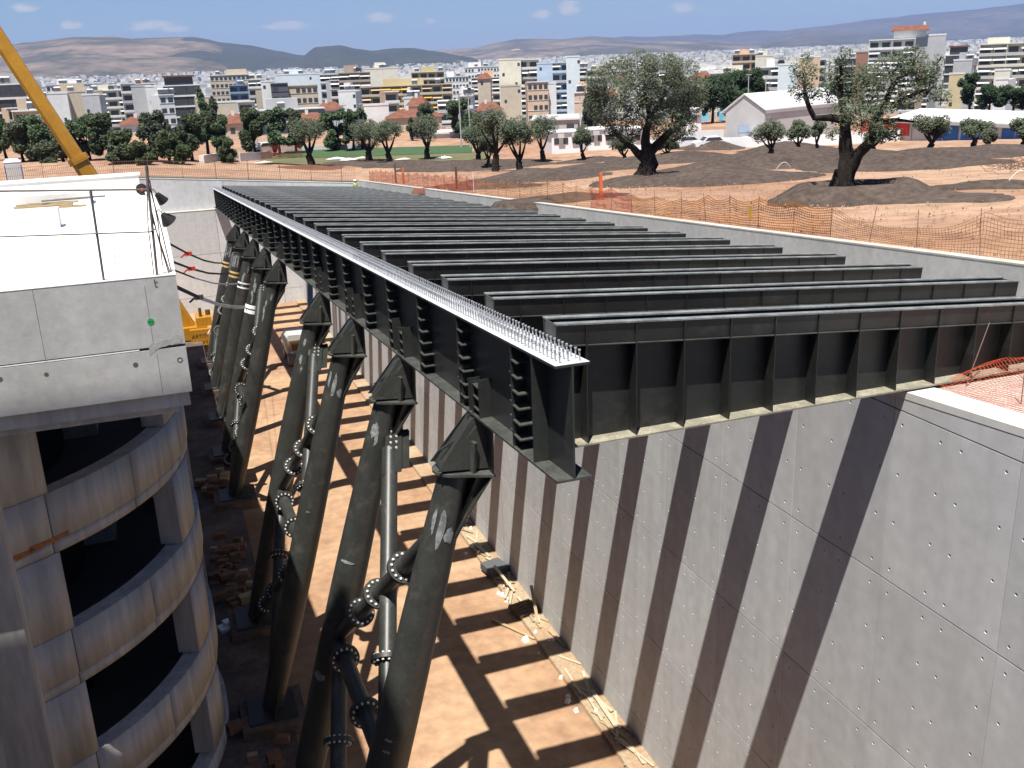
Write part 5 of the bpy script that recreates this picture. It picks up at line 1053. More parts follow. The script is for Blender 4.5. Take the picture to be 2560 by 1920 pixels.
# far town reaching the hills: countless small houses
q = random.Random(77)
for nm, m, cnt in (('far_town', 'b_white', 4000), ('far_town', 'b_cream', 2800), ('far_town', 'b_grey', 2800), ('far_town', 'b_terrace', 2600)):
    mb = MB()
    for k in range(cnt):
        D = 560+q.random()**1.3*6200; x = q.uniform(-150, 2750); p = atD(x, 200, D); X, Y = p.x, p.y
        if D < 640 and any(math.hypot(X-a, Y-b_) < w_/2+16 for a, b_, w_ in TOWN): continue
        z = g(X, Y); w2 = q.uniform(5, 10); d2 = q.uniform(5, 9); h = q.choice((6, 9, 9, 12, 15, 18))*(1 if D < 2500 else .9)*(.75 if D < 900 else 1)+2; a = q.uniform(0, 3.14); c, s = math.cos(a), math.sin(a)
        def cn(u, v, w__): return (X+u*c-v*s, Y+u*s+v*c, z+w__)
        mb.add([cn(-w2, -d2, -2), cn(w2, -d2, -2), cn(w2, d2, -2), cn(-w2, d2, -2), cn(-w2, -d2, h), cn(w2, -d2, h), cn(w2, d2, h), cn(-w2, d2, h)], [(4, 5, 6, 7), (0, 1, 5, 4), (1, 2, 6, 5), (2, 3, 7, 6), (3, 0, 4, 7)])
        if D < 1500 and q.random() < .8:       # dark balcony recess bands
            for f_ in range(1, int(h/3)):
                zz = f_*3.; mb.add([cn(-w2*1.08, -d2*1.12, zz), cn(w2*1.08, -d2*1.12, zz), cn(w2*1.08, d2*1.12, zz), cn(-w2*1.08, d2*1.12, zz), cn(-w2*1.08, -d2*1.12, zz+.7), cn(w2*1.08, -d2*1.12, zz+.7), cn(w2*1.08, d2*1.12, zz+.7), cn(-w2*1.08, d2*1.12, zz+.7)], [(4, 5, 6, 7), (0, 1, 5, 4), (1, 2, 6, 5), (2, 3, 7, 6), (3, 0, 4, 7), (3, 2, 1, 0)])
    o = mb.build(nm, m); tag(o, {'b_white': 'far white houses of the town below the hills', 'b_cream': 'far cream houses of the town below the hills', 'b_grey': 'far grey houses of the town below the hills', 'b_terrace': 'far pale grey house blocks of the town below the hills'}[m], 'town', None, 'stuff')
mb = MB()
for k in range(900):                        # scattered dark tree tufts between the far houses
    D = 420+q.random()**1.3*4200; x = q.uniform(-100, 2700); p = atD(x, 200, D); z = g(p.x, p.y); r_ = q.uniform(3, 6); h = q.uniform(6, 11)
    for j in range(3):
        cx, cy = p.x+q.uniform(-r_, r_), p.y+q.uniform(-r_, r_); n = 6; k0 = len(mb.v)
        for a in range(n): mb.v.append((cx+r_*math.cos(a*1.047)*q.uniform(.7, 1.1), cy+r_*math.sin(a*1.047)*q.uniform(.7, 1.1), z+h*q.uniform(.3, .6)))
        mb.v.append((cx, cy, z+h)); mb.v.append((cx, cy, z))
        for a in range(n): mb.f += [(k0+a, k0+(a+1) % n, k0+n), (k0+(a+1) % n, k0+a, k0+n+1)]; mb.sm += [False, False]
tag(mb.build('far_trees', 'leaf_dark'), 'far dark tree tufts among the town houses', 'trees', None, 'stuff')
# ------------------------------------------------------------------ hills
def ridge(name, m, prof, D, front, back, seed, rough=.20):
    mb = MB(); x0, x1 = prof[0][0], prof[-1][0]; n = 150; rows = 26; ph = seed*13.7
    def top(x):
        for (a, ya), (b_, yb) in zip(prof[:-1], prof[1:]):
            if a <= x <= b_: return ya+(yb-ya)*smooth01((x-a)/(b_-a))*.5+(yb-ya)*((x-a)/(b_-a))*.5
        return prof[-1][1]
    for i in range(n+1):
        x = x0+(x1-x0)*i/n; P0 = atD(x, top(x), D); d = Vector((P0.x-CAM.x, P0.y-CAM.y, 0)).normalized()
        for j in range(rows+1):
            t = j/rows*2-1                                  # -1 foot in front, 0 crest, 1 behind
            p = Vector((P0.x, P0.y, 0))+d*(t*(front if t < 0 else back)); zb = g(p.x, p.y)-30
            s = (1-abs(t))**1.0; s = s*.55+.45*smooth01(s)
            nz = noise.fractal((p.x*.0011+ph, p.y*.0011, 0), 1.0, 2.1, 5); z = zb+(P0.z-zb)*s+(P0.z-zb)*rough*nz*min(1, abs(t)*2.2+.05)*s
            mb.v.append((p.x, p.y, z))
    for i in range(n):
        for j in range(rows): a = i*(rows+1)+j; mb.f.append((a, a+rows+1, a+rows+2, a+1)); mb.sm.append(True)
    return struct(mb.build(name, m))
ridge('hill', 'hill_far', [(1450, 104), (1570, 90), (1610, 92), (1700, 89), (1740, 86), (1800, 88), (1860, 79), (1900, 76), (1960, 77), (2000, 71), (2060, 65), (2110, 58), (2180, 48), (2240, 43), (2280, 37), (2350, 31), (2430, 24), (2500, 16), (2560, 9), (2700, 2), (2900, 10)], 14500, 4500, 2500, 1)
ridge('hill', 'hill_bare', [(960, 160), (1080, 126), (1180, 121), (1250, 105), (1290, 98), (1350, 97), (1400, 99), (1450, 94), (1480, 91), (1520, 93), (1560, 99), (1600, 104), (1680, 102), (1750, 100), (1850, 108), (1960, 122), (2100, 150)], 9200, 3000, 2000, 2)
ridge('hill', 'hill_far', [(1760, 150), (1860, 118), (1960, 90), (2020, 76), (2080, 79), (2150, 84), (2250, 88), (2400, 104), (2560, 98), (2750, 110)], 10400, 3600, 2000, 3)
ridge('hill', 'hill_bare', [(-420, 150), (-200, 125), (0, 118), (60, 106), (190, 92), (285, 91), (330, 96), (420, 93), (480, 92), (520, 97), (600, 130), (680, 185)], 7000, 3200, 2000, 4)
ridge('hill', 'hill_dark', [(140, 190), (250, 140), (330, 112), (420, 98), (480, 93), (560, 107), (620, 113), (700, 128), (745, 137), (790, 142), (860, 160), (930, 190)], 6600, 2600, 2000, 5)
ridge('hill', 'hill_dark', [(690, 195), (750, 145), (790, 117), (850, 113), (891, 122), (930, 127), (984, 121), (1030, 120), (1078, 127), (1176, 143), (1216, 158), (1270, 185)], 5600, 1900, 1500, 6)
def scar(x, y, w, h, D, seed):
    mb = MB(); q = random.Random(seed); n = 14; c = atD(x, y, D); mb.v.append(tuple(c))
    for k in range(n):
        a = 2*math.pi*k/n; e = q.uniform(.75, 1.15); p = atD(x+w*e*math.cos(a)-h*.8*math.sin(a)*-.6, y-h*e*math.sin(a), D+60*math.sin(a)); mb.v.append(tuple(p))
    for k in range(n): mb.f.append((0, 1+k, 1+(k+1) % n)); mb.sm.append(False)
    struct(mb.build('quarry_scar', 'quarry'))
scar(1990, 116, 32, 12, 9000, 1); scar(1297, 128, 22, 6, 7600, 2)
# masts on the left hill
for k, (x, yb, h) in enumerate(((328, 97, 16), (438, 94, 14), (478, 93, 22), (484, 93, 16), (826, 116, 14))):
    p = atD(x, yb, 6500 if k < 4 else 5500); o = MB().tube((0, 0, -20), (0, 0, h/F*6500), 1.6, .8, n=5).build('radio_mast', 'b_grey'); o.location = p
    solo(o, ('thin radio mast on the bare part of the left hill', 'left radio mast of the three on the dark hilltop', 'tallest radio mast on the dark left hilltop', 'short radio mast just right of the tallest one', 'radio mast on the lower dark hill')[k], 'mast')
# ------------------------------------------------------------------ sheds and site things at the far side of the park
def gable_shed(a_px, b_px, length_px, D, Dend, eave, rise, label, name='shed'):
    p0 = gp(*a_px); d0 = math.hypot(p0.x-CAM.x, p0.y-CAM.y)
    A = gp(*a_px); Bp = atD(b_px[0], b_px[1], math.hypot(A.x-CAM.x, A.y-CAM.y)+4); Cp = atD(length_px[0], length_px[1], Dend)
    z0 = g(A.x, A.y)-.3; A.z = Bp.z = Cp.z = z0
    t = empty(name, A, label, 'shed'); Bv = Bp-A; Cv = Cp-Bp; Dv = A+Cv-A
    n = lambda v, z: Vector((v.x, v.y, z))
    o0, b0, c0, d0_ = Vector(), Bv, Bv+Cv, Cv
    H = eave+.3
    mid0 = Bv/2; mid1 = Bv/2+Cv
    MB().add([n(o0, 0), n(b0, 0), n(c0, 0), n(d0_, 0), n(o0, H), n(b0, H), n(c0, H), n(d0_, H), n(mid0, H+rise), n(mid1, H+rise)], [(0, 1, 5, 8, 4), (1, 2, 6, 5), (2, 3, 7, 9, 6), (3, 0, 4, 7)]).build('wall', 'b_terrace', t)
    ov = Bv.normalized()*.5; oc = Cv.normalized()*.5
    rf = MB()
    for s, (e0, e1) in ((1, (b0, c0)), (-1, (o0, d0_))):
        P4 = [n(e0+ov*s-oc, H-.12), n(e1+ov*s+oc, H-.12), n(mid1+oc, H+rise+.12), n(mid0-oc, H+rise+.12)]
        if s < 0: P4 = P4[::-1]
        rf.plate(P4, (0, 0, .12))
    rf.build('roof', 'frame_white', t)
    MB().plate([n(b0+ov-oc, H-.5), n(c0+ov+oc, H-.5), n(c0+ov+oc, H-.13), n(b0+ov-oc, H-.13)], ov*.1).build('gutter', 'b_grey', t)
    bn = Bv.normalized(); nb = Vector((bn.y, -bn.x, 0))
    if nb.dot(Vector((A.x-CAM.x, A.y-CAM.y, 0))) > 0: nb = -nb
    q0 = Bv*.32; q1 = Bv*.62
    MB().plate([n(q0, .02), n(q1, .02), n(q1, 3.0), n(q0, 3.0)], nb*.06).build('door', 'b_grey', t)
    MB().plate([n(q0+nb*.061, 2.0), n(q1+nb*.061, 2.0), n(q1+nb*.061, 2.95), n(q0+nb*.061, 2.95)], nb*.02).build('door_panel', 'b_blue', t)
    return t, A, Bv, Cv, n
SA = gable_shed((1812, 369), (1908, 369), (2090, 352), 0, 150, 4.3, 1.9, 'white gabled shed with grey door between the old olives')
def shed_long():
    P0 = gp(2232, 352); D0 = math.hypot(P0.x-CAM.x, P0.y-CAM.y); P1 = atD(2760, 318, D0*.86); z0 = g(P0.x, P0.y)-.3
    t = empty('shed', (P0.x, P0.y, z0), 'long white shed with blue sheets and red panel at the right', 'shed'); v = Vector((P1.x-P0.x, P1.y-P0.y, 0)); L_ = v.length; v.normalize(); b = Vector((-v.y, v.x, 0))
    if b.dot(Vector((P0.x-CAM.x, P0.y-CAM.y, 0))) < 0: b = -b
    Z = Vector((0, 0, 1)); dp = 9.
    e = atD(2232, 296, D0).z-z0; r_ = atD(2250, 276, D0+4).z-z0
    q = lambda u, w, z: v*u+b*w+Z*z
    MB().add([q(0, 0, 0), q(L_, 0, 0), q(L_, dp, 0), q(0, dp, 0), q(0, 0, e), q(L_, 0, e), q(L_, dp, e), q(0, dp, e), q(0, dp/2, r_), q(L_, dp/2, r_)], [(0, 1, 5, 4), (1, 2, 6, 9, 5), (2, 3, 7, 6), (3, 0, 4, 8, 7)]).build('wall', 'b_terrace', t)
    MB().plate([q(-.4, -.6, e-.1), q(L_, -.6, e-.1), q(L_, dp/2, r_+.1), q(-.4, dp/2, r_+.1)], (0, 0, .14)).plate([q(-.4, dp/2, r_+.1), q(L_, dp/2, r_+.1), q(L_, dp+.6, e-.1), q(-.4, dp+.6, e-.1)], (0, 0, .14)).build('roof', 'frame_white', t)
    MB().plate([q(-.4, -.62, e-.45), q(L_, -.62, e-.45), q(L_, -.62, e-.1), q(-.4, -.62, e-.1)], -b*.05).build('gutter', 'b_grey', t)
    for u0, u1 in ((6.5, 10.2), (10.6, 15.5), (16.2, 21.5), (22.3, 26.5)):
        if u1 < L_: MB().plate([q(u0, -.03, .35), q(u1, -.03, .35), q(u1, -.03, 2.5), q(u0, -.03, 2.4)], -b*.05).build('blue_sheet', 'tarp_blue', t)
    MB().plate([q(-.05, -.03, 1.0), q(2.6, -.03, 1.0), q(2.6, -.03, e-.3), q(-.05, -.03, e-.3)], -b*.08).build('red_panel', 'red_panel', t)
    MB().plate([q(-5.2, -.5, .9), q(-.2, -.5, .9), q(-.2, -.5, e-.35), q(-5.2, -.5, e-.35)], -b*.1).build('red_panel', 'red_panel', t)
    for u in range(3, int(L_), 5): MB().box((-.05, -.05, 0), (.05, .05, e-.46)).build('wall_post', 'b_grey', t, q(u, -.07, 0))
shed_long()
def lowwall(pts, h, m, label, th=.2):
    P_ = [gp(*p) for p in pts]; t = empty('site_wall', P_[0], label, 'wall')
    for a, b_ in zip(P_[:-1], P_[1:]):
        n_ = max(1, int((b_-a).length/6))
        for k in range(n_):
            u = a.lerp(b_, k/n_); v = a.lerp(b_, (k+.985)/n_); d = (v-u); d.z = 0; s = Vector((-d.y, d.x, 0)).normalized()*th/2
            u = Vector((u.x, u.y, g(u.x, u.y)-.2)); v = Vector((v.x, v.y, g(v.x, v.y)-.2)); zz = Vector((0, 0, h+.2))
            MB().hexa([u-s, v-s, v+s, u+s], [u-s+zz, v-s+zz, v+s+zz, u+s+zz]).build('wall_panel', m, t, -P_[0])
lowwall([(1785, 372), (2120, 360), (2250, 352)], 1.3, 'frame_white', 'low white hoarding in front of the gabled shed')
lowwall([(1690, 352), (1810, 346)], 1.2, 'b_pale', 'pale blue hoarding left of the gabled shed')
lowwall([(690, 380), (930, 372)], .8, 'b_terrace', 'low pale wall along the far side of the football pitch')
lowwall([(505, 408), (590, 395)], .9, 'concrete_light', 'short pale concrete ramp wall before the left trees', .6)
lowwall([(600, 404), (680, 398)], 1.0, 'concrete_light', 'pale concrete kerb wall behind the red netting')
def cabin(x, y, wpx, hm, dm, label, win=3):
    p = gp(x, y); D = math.hypot(p.x-CAM.x, p.y-CAM.y); w = wpx/F*D; t = empty('site_cabin', (p.x, p.y, g(p.x, p.y)), label, 'cabin', None, math.atan2(p.y-CAM.y, p.x-CAM.x)-math.pi/2+.25)
    ub('wall', 'frame_white', t, -w/2, 0, 0, w, dm, hm); ub('roof', 'frame_white', t, -w/2-.2, -.2, hm+.002, w+.4, dm+.4, .15)
    for k in range(win): ub('window', 'glass', t, -w/2+w*(k+.25)/win, -.05, hm*.45, w*.5/win, .06, hm*.3)
    for k in range(2): ub('air_unit', 'b_terrace', t, -w/2+w*(.2+.5*k), -.45, hm*.75, .8, .4, .5)
    return t
cabin(1415, 384, 70, 2.6, 4, 'white site cabin before the low grey hall'); cabin(1500, 376, 60, 2.6, 4, 'white site cabin behind the small v-shaped olive')
cabin(1575, 376, 60, 2.6, 4, 'white site cabin half hidden behind the broad old olive'); cabin(1730, 330, 44, 3.4, 4, 'tall white cabin left of the gabled shed', 1)
for k, (x0, x1, y) in enumerate(((1727, 1768, 343), (1796, 1808, 343))):
    a, b_ = atD(x0, y, 205), atD(x1, y, 205); z = g(a.x, a.y); t = empty('swimming_pool', (a.x, a.y, z), ('large' if k == 0 else 'small')+' bright blue pool wall seen beside the shed', 'pool'); d = b_-a; d.z = 0
    MB().plate([Vector((0, 0, 0)), d, d+Vector((0, 0, 2.2)), Vector((0, 0, 2.2))], Vector((-d.y, d.x, 0)).normalized()*3).build('basin', mat('pool_blue', (.16, .50, .70), .4, .1, 1.), t); MB().plate([Vector((0, 0, 2.21)), d+Vector((0, 0, 2.21)), d+Vector((0, 0, 2.6)), Vector((0, 0, 2.6))], Vector((-d.y, d.x, 0)).normalized()*3).build('rim', 'frame_white', t)
def car(x, y, rz, label, m='car_white', s=1.):
    p = gp(x, y); t = empty('parked_car', (p.x, p.y, g(p.x, p.y)), label, 'car', None, rz)
    prof = [(-2.1, .35), (-2.15, .8), (-1.9, 1.0), (-1.1, 1.05), (-.6, 1.5), (1.0, 1.52), (1.6, 1.05), (2.1, .95), (2.15, .4)]
    MB().plate([(a*s, -.85*s, b_*s) for a, b_ in prof], (0, 1.7*s, 0)).build('body', m, t)
    for sd in (-.87, .86): MB().plate([(-.85*s, sd*s, 1.05*s), (-.5*s, sd*s, 1.42*s), (.95*s, sd*s, 1.44*s), (1.35*s, sd*s, 1.08*s)], (0, .012, 0)).build('side_window', 'glass', t)
    MB().plate([(-1.12*s, -.72*s, 1.07*s), (-.64*s, -.72*s, 1.48*s), (-.64*s, .72*s, 1.48*s), (-1.12*s, .72*s, 1.07*s)], (-.02, 0, .02)).build('windscreen', 'glass', t)
    for a in (-1.3, 1.3):
        for sd in (-.9, .72): w = MB().tube((a*s, sd*s, .33*s), (a*s, (sd+.18)*s, .33*s), .33*s, n=14).build('wheel', 'black', t)
car(1712, 371, YAW*-1+.15, 'white pickup parked left of the soil heap'); car(1775, 372, -YAW+.1, 'white car half hidden behind the brown heap'); car(660, 384, .4, 'white car parked by the pitch behind the left trees'); car(1592, 372, -.3, 'white van glimpsed under the broad old olive', s=1.15)
car(1895, 364, -YAW, 'white car parked in front of the gabled shed', s=1.1)
# tall thin posts of the sports ground
for k, (x, yb, yt) in enumerate(((646, 384, 268), (866, 378, 262), (914, 376, 258), (1154, 372, 234), (1177, 372, 236), (1452, 372, 240), (1868, 300, 186), (1911, 300, 188), (108, 360, 285), (1388, 376, 290))):
    p = gp(x, yb) if yb > 340 else atD(x, yb, 190); z0 = g(p.x, p.y); D = math.hypot(p.x-CAM.x, p.y-CAM.y); h = atD(x, yt, D).z-z0
    t = empty('flood_pole', (p.x, p.y, z0), ORD[sorted((646, 866, 914, 1154, 1177, 1452, 1868, 1911, 108, 1388)).index(x)]+' tall thin grey pole from the left around the sports ground', 'pole', 'tall poles round the sports ground')
    MB().tube((0, 0, -.3), (0, 0, h), .13, .07, n=8).build('mast', 'b_grey', t); MB().box((-.5, -.1, h-.15), (.5, .1, h)).build('lamp_bar', 'b_grey', t)
# portable toilets
for k, x in enumerate((28, 41)):
    p = atZ(x, 432, -4.6) if False else atD(x, 428, 103); p.z = ewtop(-10)-.05 if False else g(p.x, p.y)
    t = empty('portable_toilet', p, ('left' if k == 0 else 'right')+' blue and white portable toilet beyond the roof', 'toilet', None, .1)
    bx('cabin', 'frame_white', (-.5, -.5, 0), (.5, .5, 2.0), t); 
    for sx in (-.505, .425): bx('side_panel', 'cloth_blue', (sx, -.52, .1), (sx+.09, -.5, 1.75), t)
    bx('door', 'b_terrace', (-.36, -.53, .1), (.36, -.505, 1.8), t)
    MB().hexa([(-.52, -.55, 2.0), (.52, -.55, 2.0), (.52, .55, 2.0), (-.52, .55, 2.0)], [(-.3, -.35, 2.28), (.3, -.35, 2.28), (.3, .35, 2.28), (-.3, .35, 2.28)]).build('roof', 'frame_white', t)
# conduit loops and pipes sticking out of the soil
for k, (x, y, w) in enumerate(((1968, 440, 34), (2135, 432, 28), (2560, 478, 40))):
    p = gp(x, y); mb = MB(); pts = [Vector((-1.2+1.5*t, 0, (-.2+1.0*math.sin(min(3.1, .4+2.5*(1-t))))*.9)) for t in [i/7 for i in range(8)]]
    mb.path(pts, .032, 7); o = mb.build('conduit_loop', 'concrete_light'); o.scale = (.6, .6, .6); o.location = (p.x, p.y, g(p.x, p.y)+.45); o.rotation_euler[2] = -YAW; solo(o, ('pale plastic pipe arching out of the soil left of the forked olive', 'pale plastic pipe arching beside the forked olive trunk', 'pale plastic pipe end on the heap at the right edge')[k], 'pipe')
for k, (x, y) in enumerate(((840, 402), (905, 400), (870, 405), (1010, 404), (1110, 400), (660, 412))):
    p = gp(x, y); q = random.Random(k); mb = MB(); n = 10
    pts = [(math.cos(2*math.pi*i/n)*q.uniform(.7, 1.4), math.sin(2*math.pi*i/n)*q.uniform(.4, .8), 0) for i in range(n)]
    k0 = len(mb.v); mb.v += [(.1, 0, .22), *pts]; mb.f += [(0, 1+i, 1+(i+1) % n) for i in range(n)]; mb.sm += [False]*n
    o = mb.build('sheet_heap', 'strap_white' if k % 2 == 0 else 'kerb_cream'); o.location = (p.x, p.y, g(p.x, p.y)+.25); solo(o, ORD[[660, 840, 870, 905, 1010, 1110].index(x)]+' pale plastic sheet heap from the left before the pitch', 'sheet')
# brush pile at the right edge
p = gp(2530, 432); q = random.Random(9); mb = MB()
for k in range(90):
    a = Vector((q.uniform(-1.6, 1.6), q.uniform(-.8, .8), q.uniform(0, .4))); mb.tube(a, a+Vector((q.uniform(-1, 1), q.uniform(-.6, .6), q.uniform(0, .5))), .018, .006, n=4)
o = mb.build('brush_pile', 'rust'); o.location = (p.x, p.y, g(p.x, p.y)+.15); solo(o, 'heap of cut branches on the soil at the right edge', 'brush'); o['kind'] = 'stuff'
# ------------------------------------------------------------------ orange net fences on rebar posts
def net(pts, hs, cell, m, t, th=.004, seed=0, sag=.12, off=0.):
    # pts: foot points along the run, hs: heights
    mb = MB(); q = random.Random(seed); run = [0.]
    for a, b_ in zip(pts[:-1], pts[1:]): run.append(run[-1]+(b_-a).length)
    n = max(2, int(run[-1]/cell)); rows = max(3, int(max(hs)/cell)); G = []
    for i in range(n+1):
        s = run[-1]*i/n; k = 0
        while k < len(run)-2 and run[k+1] < s: k += 1
        f = (s-run[k])/(run[k+1]-run[k]); base = pts[k].lerp(pts[k+1], f); h = hs[k]+(hs[k+1]-hs[k])*f-sag*math.sin(math.pi*f)*hs[k]; d = (pts[k+1]-pts[k]).normalized(); nn = Vector((-d.y, d.x, 0))
        G.append([base+Vector((0, 0, .03+h*j/rows))+nn*(off+.09*noise.noise((s*.6+seed, j*.25, seed))+.03*noise.noise((s*2.1, j*.5, seed+4))) for j in range(rows+1)])
    up_ = Vector((0, 0, th))
    for i in range(n+1):
        d = (G[min(i+1, n)][0]-G[max(i-1, 0)][0]).normalized()*th
        for j in range(rows):
            a, b_ = G[i][j], G[i][j+1]; mb.add([a-d, a+d, b_+d, b_-d], [(0, 1, 2, 3)])
            if i < n: c = G[i+1][j+1]; mb.add([b_-up_, c-up_, c+up_, b_+up_], [(0, 1, 2, 3)])
    o = mb.build('netting', m, t, -t.location); o['kind'] = 'stuff'; return o
def fpt(Y, dx=.55): X = XU+.34+dx; return Vector((X, Y, max(g(X, Y), wtop(Y)-.1)))
fe = empty('net_fence', fpt(30), 'sagging orange net fence on thin rusty posts along the upper wall', 'fence')
q = random.Random(4); ys = []; y = -8.
while y < YE-1: ys.append(y); y += q.uniform(1.7, 2.3)
hs = [1.05+.25*noise.noise((yy_*.15, 0, 0)) for yy_ in ys]
for i, yy_ in enumerate(ys):
    if 6 < yy_ < 11: hs[i] = .45+.12*abs(yy_-8.5)
    if 20 < yy_ < 26: hs[i] = .8
FP = [fpt(yy_, .5+.25*noise.noise((yy_*.2, 1, 0))) for yy_ in ys]
for i, p in enumerate(FP):
    MB().tube(p-Vector((0, 0, .3)), p+Vector((q.uniform(-.12, .12), q.uniform(-.22, .22), max(1.1, hs[i]+.12))), .011, n=6).build('post', 'wire_rust', fe, -fe.location)
def seg(a, b_, cell, m, th, sd): 
    ii = [i for i, v in enumerate(ys) if a <= v <= b_]; ii = list(range(ii[0], min(ii[-1]+2, len(ys)))); net([FP[i] for i in ii], [hs[i] for i in ii], cell, m, fe, th, sd, .16)
seg(-8, 11, .11, 'net_pale', .0075, 1); seg(11, 23, .095, 'net_orange', .013, 2); seg(23, 28, .06, 'net_red', .010, 3); seg(28, 46, .12, 'net_orange', .010, 4); seg(46, 56, .10, 'net_red', .014, 5); seg(56, 82, .12, 'net_red', .016, 6)
for k, (Y, m, lab, h) in enumerate(((54, 'post_wood', 'dark wooden post in the net fence midway along the wall', 1.7), (73, 'post_wood', 'dark wooden post near the far corner of the wall', 1.7), (33, 'post_orange', 'orange painted post behind the net fence before the broad olive', 1.5), (70, 'post_orange', 'orange stake beside the far dark post', 1.4), (50, 'frame_white', 'thin white stake in the net fence', 1.4))):
    p = fpt(Y, 1.0 if k != 2 else 2.6); o = MB().box((-.07, -.07, -.3), (.07, .07, h)).build('fence_post', m) if k < 4 else MB().tube((0, 0, -.3), (0, 0, h), .03, n=7).build('fence_post', m)
    o.location = (p.x, p.y, g(p.x, p.y)); solo(o, lab, 'post')
# rubble on the wall top and a yellow tag on the net
p = fpt(15.6, .45); o = MB().plate([(0, -.1, .35), (0, .08, .33), (0, .1, .8), (0, -.08, .82)], (-.01, 0, 0)).build('marker_flag', 'awning_yellow'); o.location = p+Vector((-.12, 0, 0)); solo(o, 'small yellow tag hanging on the orange net', 'tag')
# steel mesh fence on the end wall
ef = empty('mesh_fence', (4, YE+.9, ewtop(4)), 'rusty steel mesh fence along the far end wall', 'fence'); mb = MB()
x = -30.
while x < XU:
    z = max(ewtop(x), g(x, YE+.9)); mb.add([(x-.012, YE+.9, z), (x+.012, YE+.9, z), (x+.012, YE+.9, z+1.5), (x-.012, YE+.9, z+1.5)], [(0, 1, 2, 3)]); x += .16
o = mb.build('mesh_bars', 'wire_rust', ef, -ef.location); o['kind'] = 'stuff'
for x in range(-30, 14, 3): z = max(ewtop(x), g(x, YE+.9)); MB().tube((x, YE+.95, z-.3), (x+.05, YE+.95, z+1.7), .025, n=6).build('post', 'wire_rust', ef, -ef.location)
for h in (.05, .75, 1.45): MB().path([Vector((x, YE+.9, max(ewtop(x), g(x, YE+.9))+h)) for x in range(-30, 15, 4)], .012, 5).build('rail', 'wire_rust', ef, -ef.location)
rf_ = empty('net_fence', gp(700, 402), 'dull red netting panel before the left end of the pitch', 'fence')
P3 = [gp(655, 402), gp(700, 400), gp(756, 397)]; net([Vector((p.x, p.y, g(p.x, p.y))) for p in P3], [1.8, 1.8, 1.8], .16, 'net_red', rf_, .02, 8, .02)
for p in P3: MB().tube((p.x, p.y, g(p.x, p.y)-.3), (p.x, p.y, g(p.x, p.y)+2), .03, n=6).build('post', 'wire_rust', rf_, -rf_.location)
# crumpled red net lying on the near ledge
ln = empty('fallen_net', (8.6, -1.6, ledge(-1.6)), 'crumpled red safety net fallen on the near ledge under the nearest beam', 'net')
def crumple(mb, x0, x1, y0, y1, cell, hf):
    nx, ny = int((x1-x0)/cell), int((y1-y0)/cell); P_ = {}
    for i in range(nx+1):
        for j in range(ny+1):
            X = x0+(x1-x0)*i/nx; Y = y0+(y1-y0)*j/ny; X += .10*noise.noise((X*2, Y*2, 0)); Y += .10*noise.noise((X*2, Y*2, 7))
            P_[i, j] = Vector((X, Y, ledge(Y)+.035+hf(X, Y)))
    th = .006
    for i in range(nx+1):
        for j in range(ny+1):
            a = P_[i, j]
            if j < ny: b_ = P_[i, j+1]; mb.add([a+Vector((-th, 0, 0)), a+Vector((th, 0, 0)), b_+Vector((th, 0, 0)), b_+Vector((-th, 0, 0))], [(0, 1, 2, 3)])
            if i < nx: b_ = P_[i+1, j]; mb.add([a+Vector((0, -th, 0)), b_+Vector((0, -th, 0)), b_+Vector((0, th, 0)), a+Vector((0, th, 0))], [(0, 1, 2, 3)])
mb = MB(); crumple(mb, 7.55, 12.5, -4.2, -.35, .085, lambda X, Y: .16*max(0, noise.noise((X*1.3, Y*1.3, 2)))+.32*max(0, 1-abs(Y+.75-.1*(X-8))/.55)*smooth01((X-7.7)/.8))
o = mb.build('netting', 'net_red', ln, -ln.location); o['kind'] = 'stuff'
for k, (x, y, lx, ly) in enumerate(((8.1, -.75, .5, .1), (9.35, -.9, -.02, .05), (8.0, -2.1, .0, .02))):
    o = MB().tube((x, y, ledge(y)), (x+lx, y+ly, ledge(y)+1.15), .010, n=6).build('ledge_bar', 'wire_rust'); solo(o, ('leaning rusty bar in the crumpled net beside the nearest beam', 'upright rusty bar behind the crumpled net', 'upright rusty bar at the outer side of the crumpled net')[k], 'bar')
# ------------------------------------------------------------------ worker with a white helmet at the far right corner of the deck
wb = Vector((12.3, 79.6, ledge(79.6))); wk = empty('person', wb, 'person in white helmet and green vest standing at the far deck corner', 'person', None, math.pi+.4)
bm = bmesh.new(); joints = {'pel': (0, 0, .92, .15), 'wai': (0, 0, 1.1, .14), 'che': (0, .01, 1.32, .17), 'nek': (0, .01, 1.50, .06), 'hea': (0, -.01, 1.60, .085), 'top': (0, -.01, 1.72, .075),
    'shl': (-.2, 0, 1.42, .06), 'ell': (-.27, -.03, 1.14, .045), 'wrl': (-.25, -.18, .95, .032), 'hal': (-.24, -.24, .9, .035), 'shr': (.2, 0, 1.42, .06), 'elr': (.27, -.03, 1.14, .045), 'wrr': (.25, -.18, .95, .032), 'har': (.24, -.24, .9, .035),
    'hil': (-.1, 0, .86, .10), 'knl': (-.11, -.02, .48, .065), 'anl': (-.11, .02, .09, .045), 'tol': (-.12, -.16, .04, .04), 'hir': (.1, 0, .86, .10), 'knr': (.11, -.02, .48, .065), 'anr': (.11, .02, .09, .045), 'tor': (.12, -.16, .04, .04)}
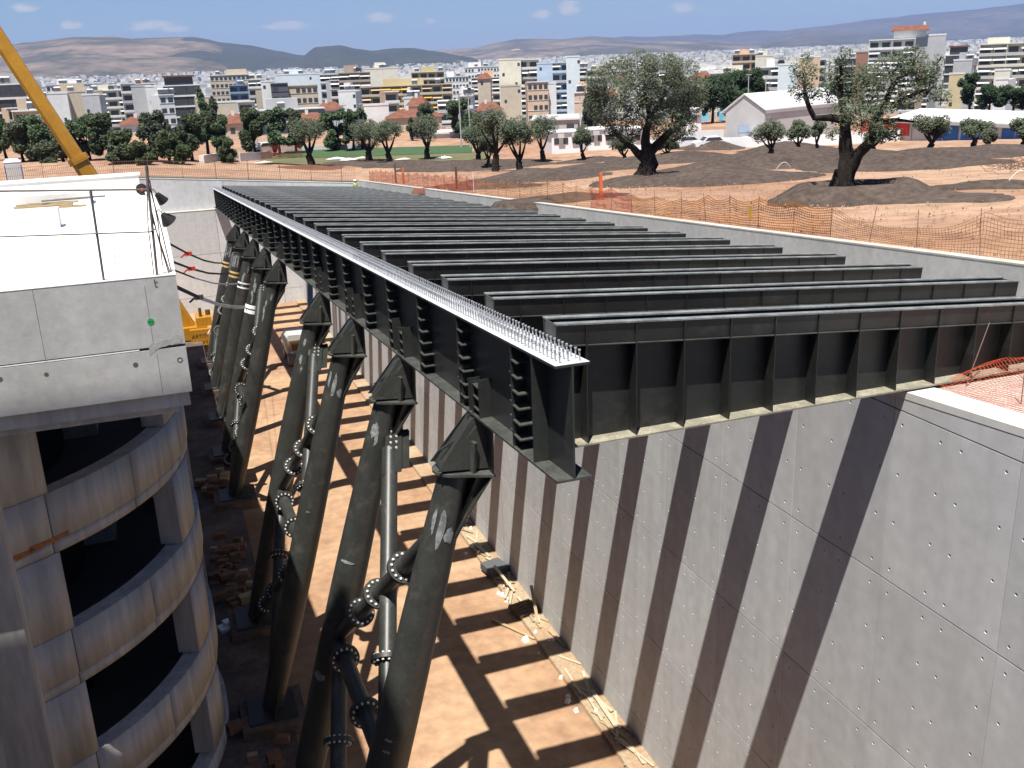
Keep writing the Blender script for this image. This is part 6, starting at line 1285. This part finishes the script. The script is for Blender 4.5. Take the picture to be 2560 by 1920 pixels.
me = bpy.data.meshes.new('body'); ks = list(joints); ed = [('pel', 'wai'), ('wai', 'che'), ('che', 'nek'), ('nek', 'hea'), ('hea', 'top'), ('che', 'shl'), ('shl', 'ell'), ('ell', 'wrl'), ('wrl', 'hal'), ('che', 'shr'), ('shr', 'elr'), ('elr', 'wrr'), ('wrr', 'har'), ('pel', 'hil'), ('hil', 'knl'), ('knl', 'anl'), ('anl', 'tol'), ('pel', 'hir'), ('hir', 'knr'), ('knr', 'anr'), ('anr', 'tor')]
me.from_pydata([joints[k][:3] for k in ks], [(ks.index(a), ks.index(b_)) for a, b_ in ed], []); me.materials.append(M('skin'))
bo_ = inst('body', me, wk); sk = bo_.modifiers.new('s', 'SKIN'); bo_.modifiers.new('ss', 'SUBSURF').render_levels = 1
for i, k in enumerate(ks): r_ = joints[k][3]; me.skin_vertices[0].data[i].radius = (r_, r_); me.skin_vertices[0].data[i].use_root = (k == 'pel')
def ell(name, m, c, r, zlo=-1):
    b2 = bmesh.new(); bmesh.ops.create_uvsphere(b2, u_segments=16, v_segments=10, radius=1)
    for v in b2.verts: v.co = Vector((c[0]+r[0]*v.co.x, c[1]+r[1]*v.co.y, c[2]+r[2]*max(v.co.z, zlo)))
    m2 = bpy.data.meshes.new(name); b2.to_mesh(m2); b2.free(); m2.materials.append(M(m)); return inst(name, m2, wk)
ell('helmet', 'frame_white', (0, -.01, 1.72), (.135, .155, .12), -.25); MB().box((-.1, -.2, 1.685), (.1, -.1, 1.70)).build('helmet_brim', 'frame_white', wk)
ell('vest', 'vest_green', (0, 0, 1.24), (.235, .165, .28)); ell('trousers', 'cloth_blue', (0, 0, .86), (.20, .15, .2))
bm.free()
# ------------------------------------------------------------------ haze over the plain
hzb = MB().box((-17500, -500, -60), (17500, 17500, 640)).mesh('haze', 'frame_white'); hm = bpy.data.materials.new('haze_air'); hm.use_nodes = True
nt = hm.node_tree; nt.nodes.clear(); ou = nt.nodes.new('ShaderNodeOutputMaterial'); pv = nt.nodes.new('ShaderNodeVolumePrincipled')
pv.inputs['Color'].default_value = (.36, .50, .88, 1); pv.inputs['Density'].default_value = 5.6e-5; pv.inputs['Anisotropy'].default_value = .0
nt.links.new(pv.outputs[0], ou.inputs['Volume']); hzb.materials.clear(); hzb.materials.append(hm); ho = inst('haze', hzb); tag(ho, 'pale blue haze over the town and hills', 'haze', None, 'stuff')
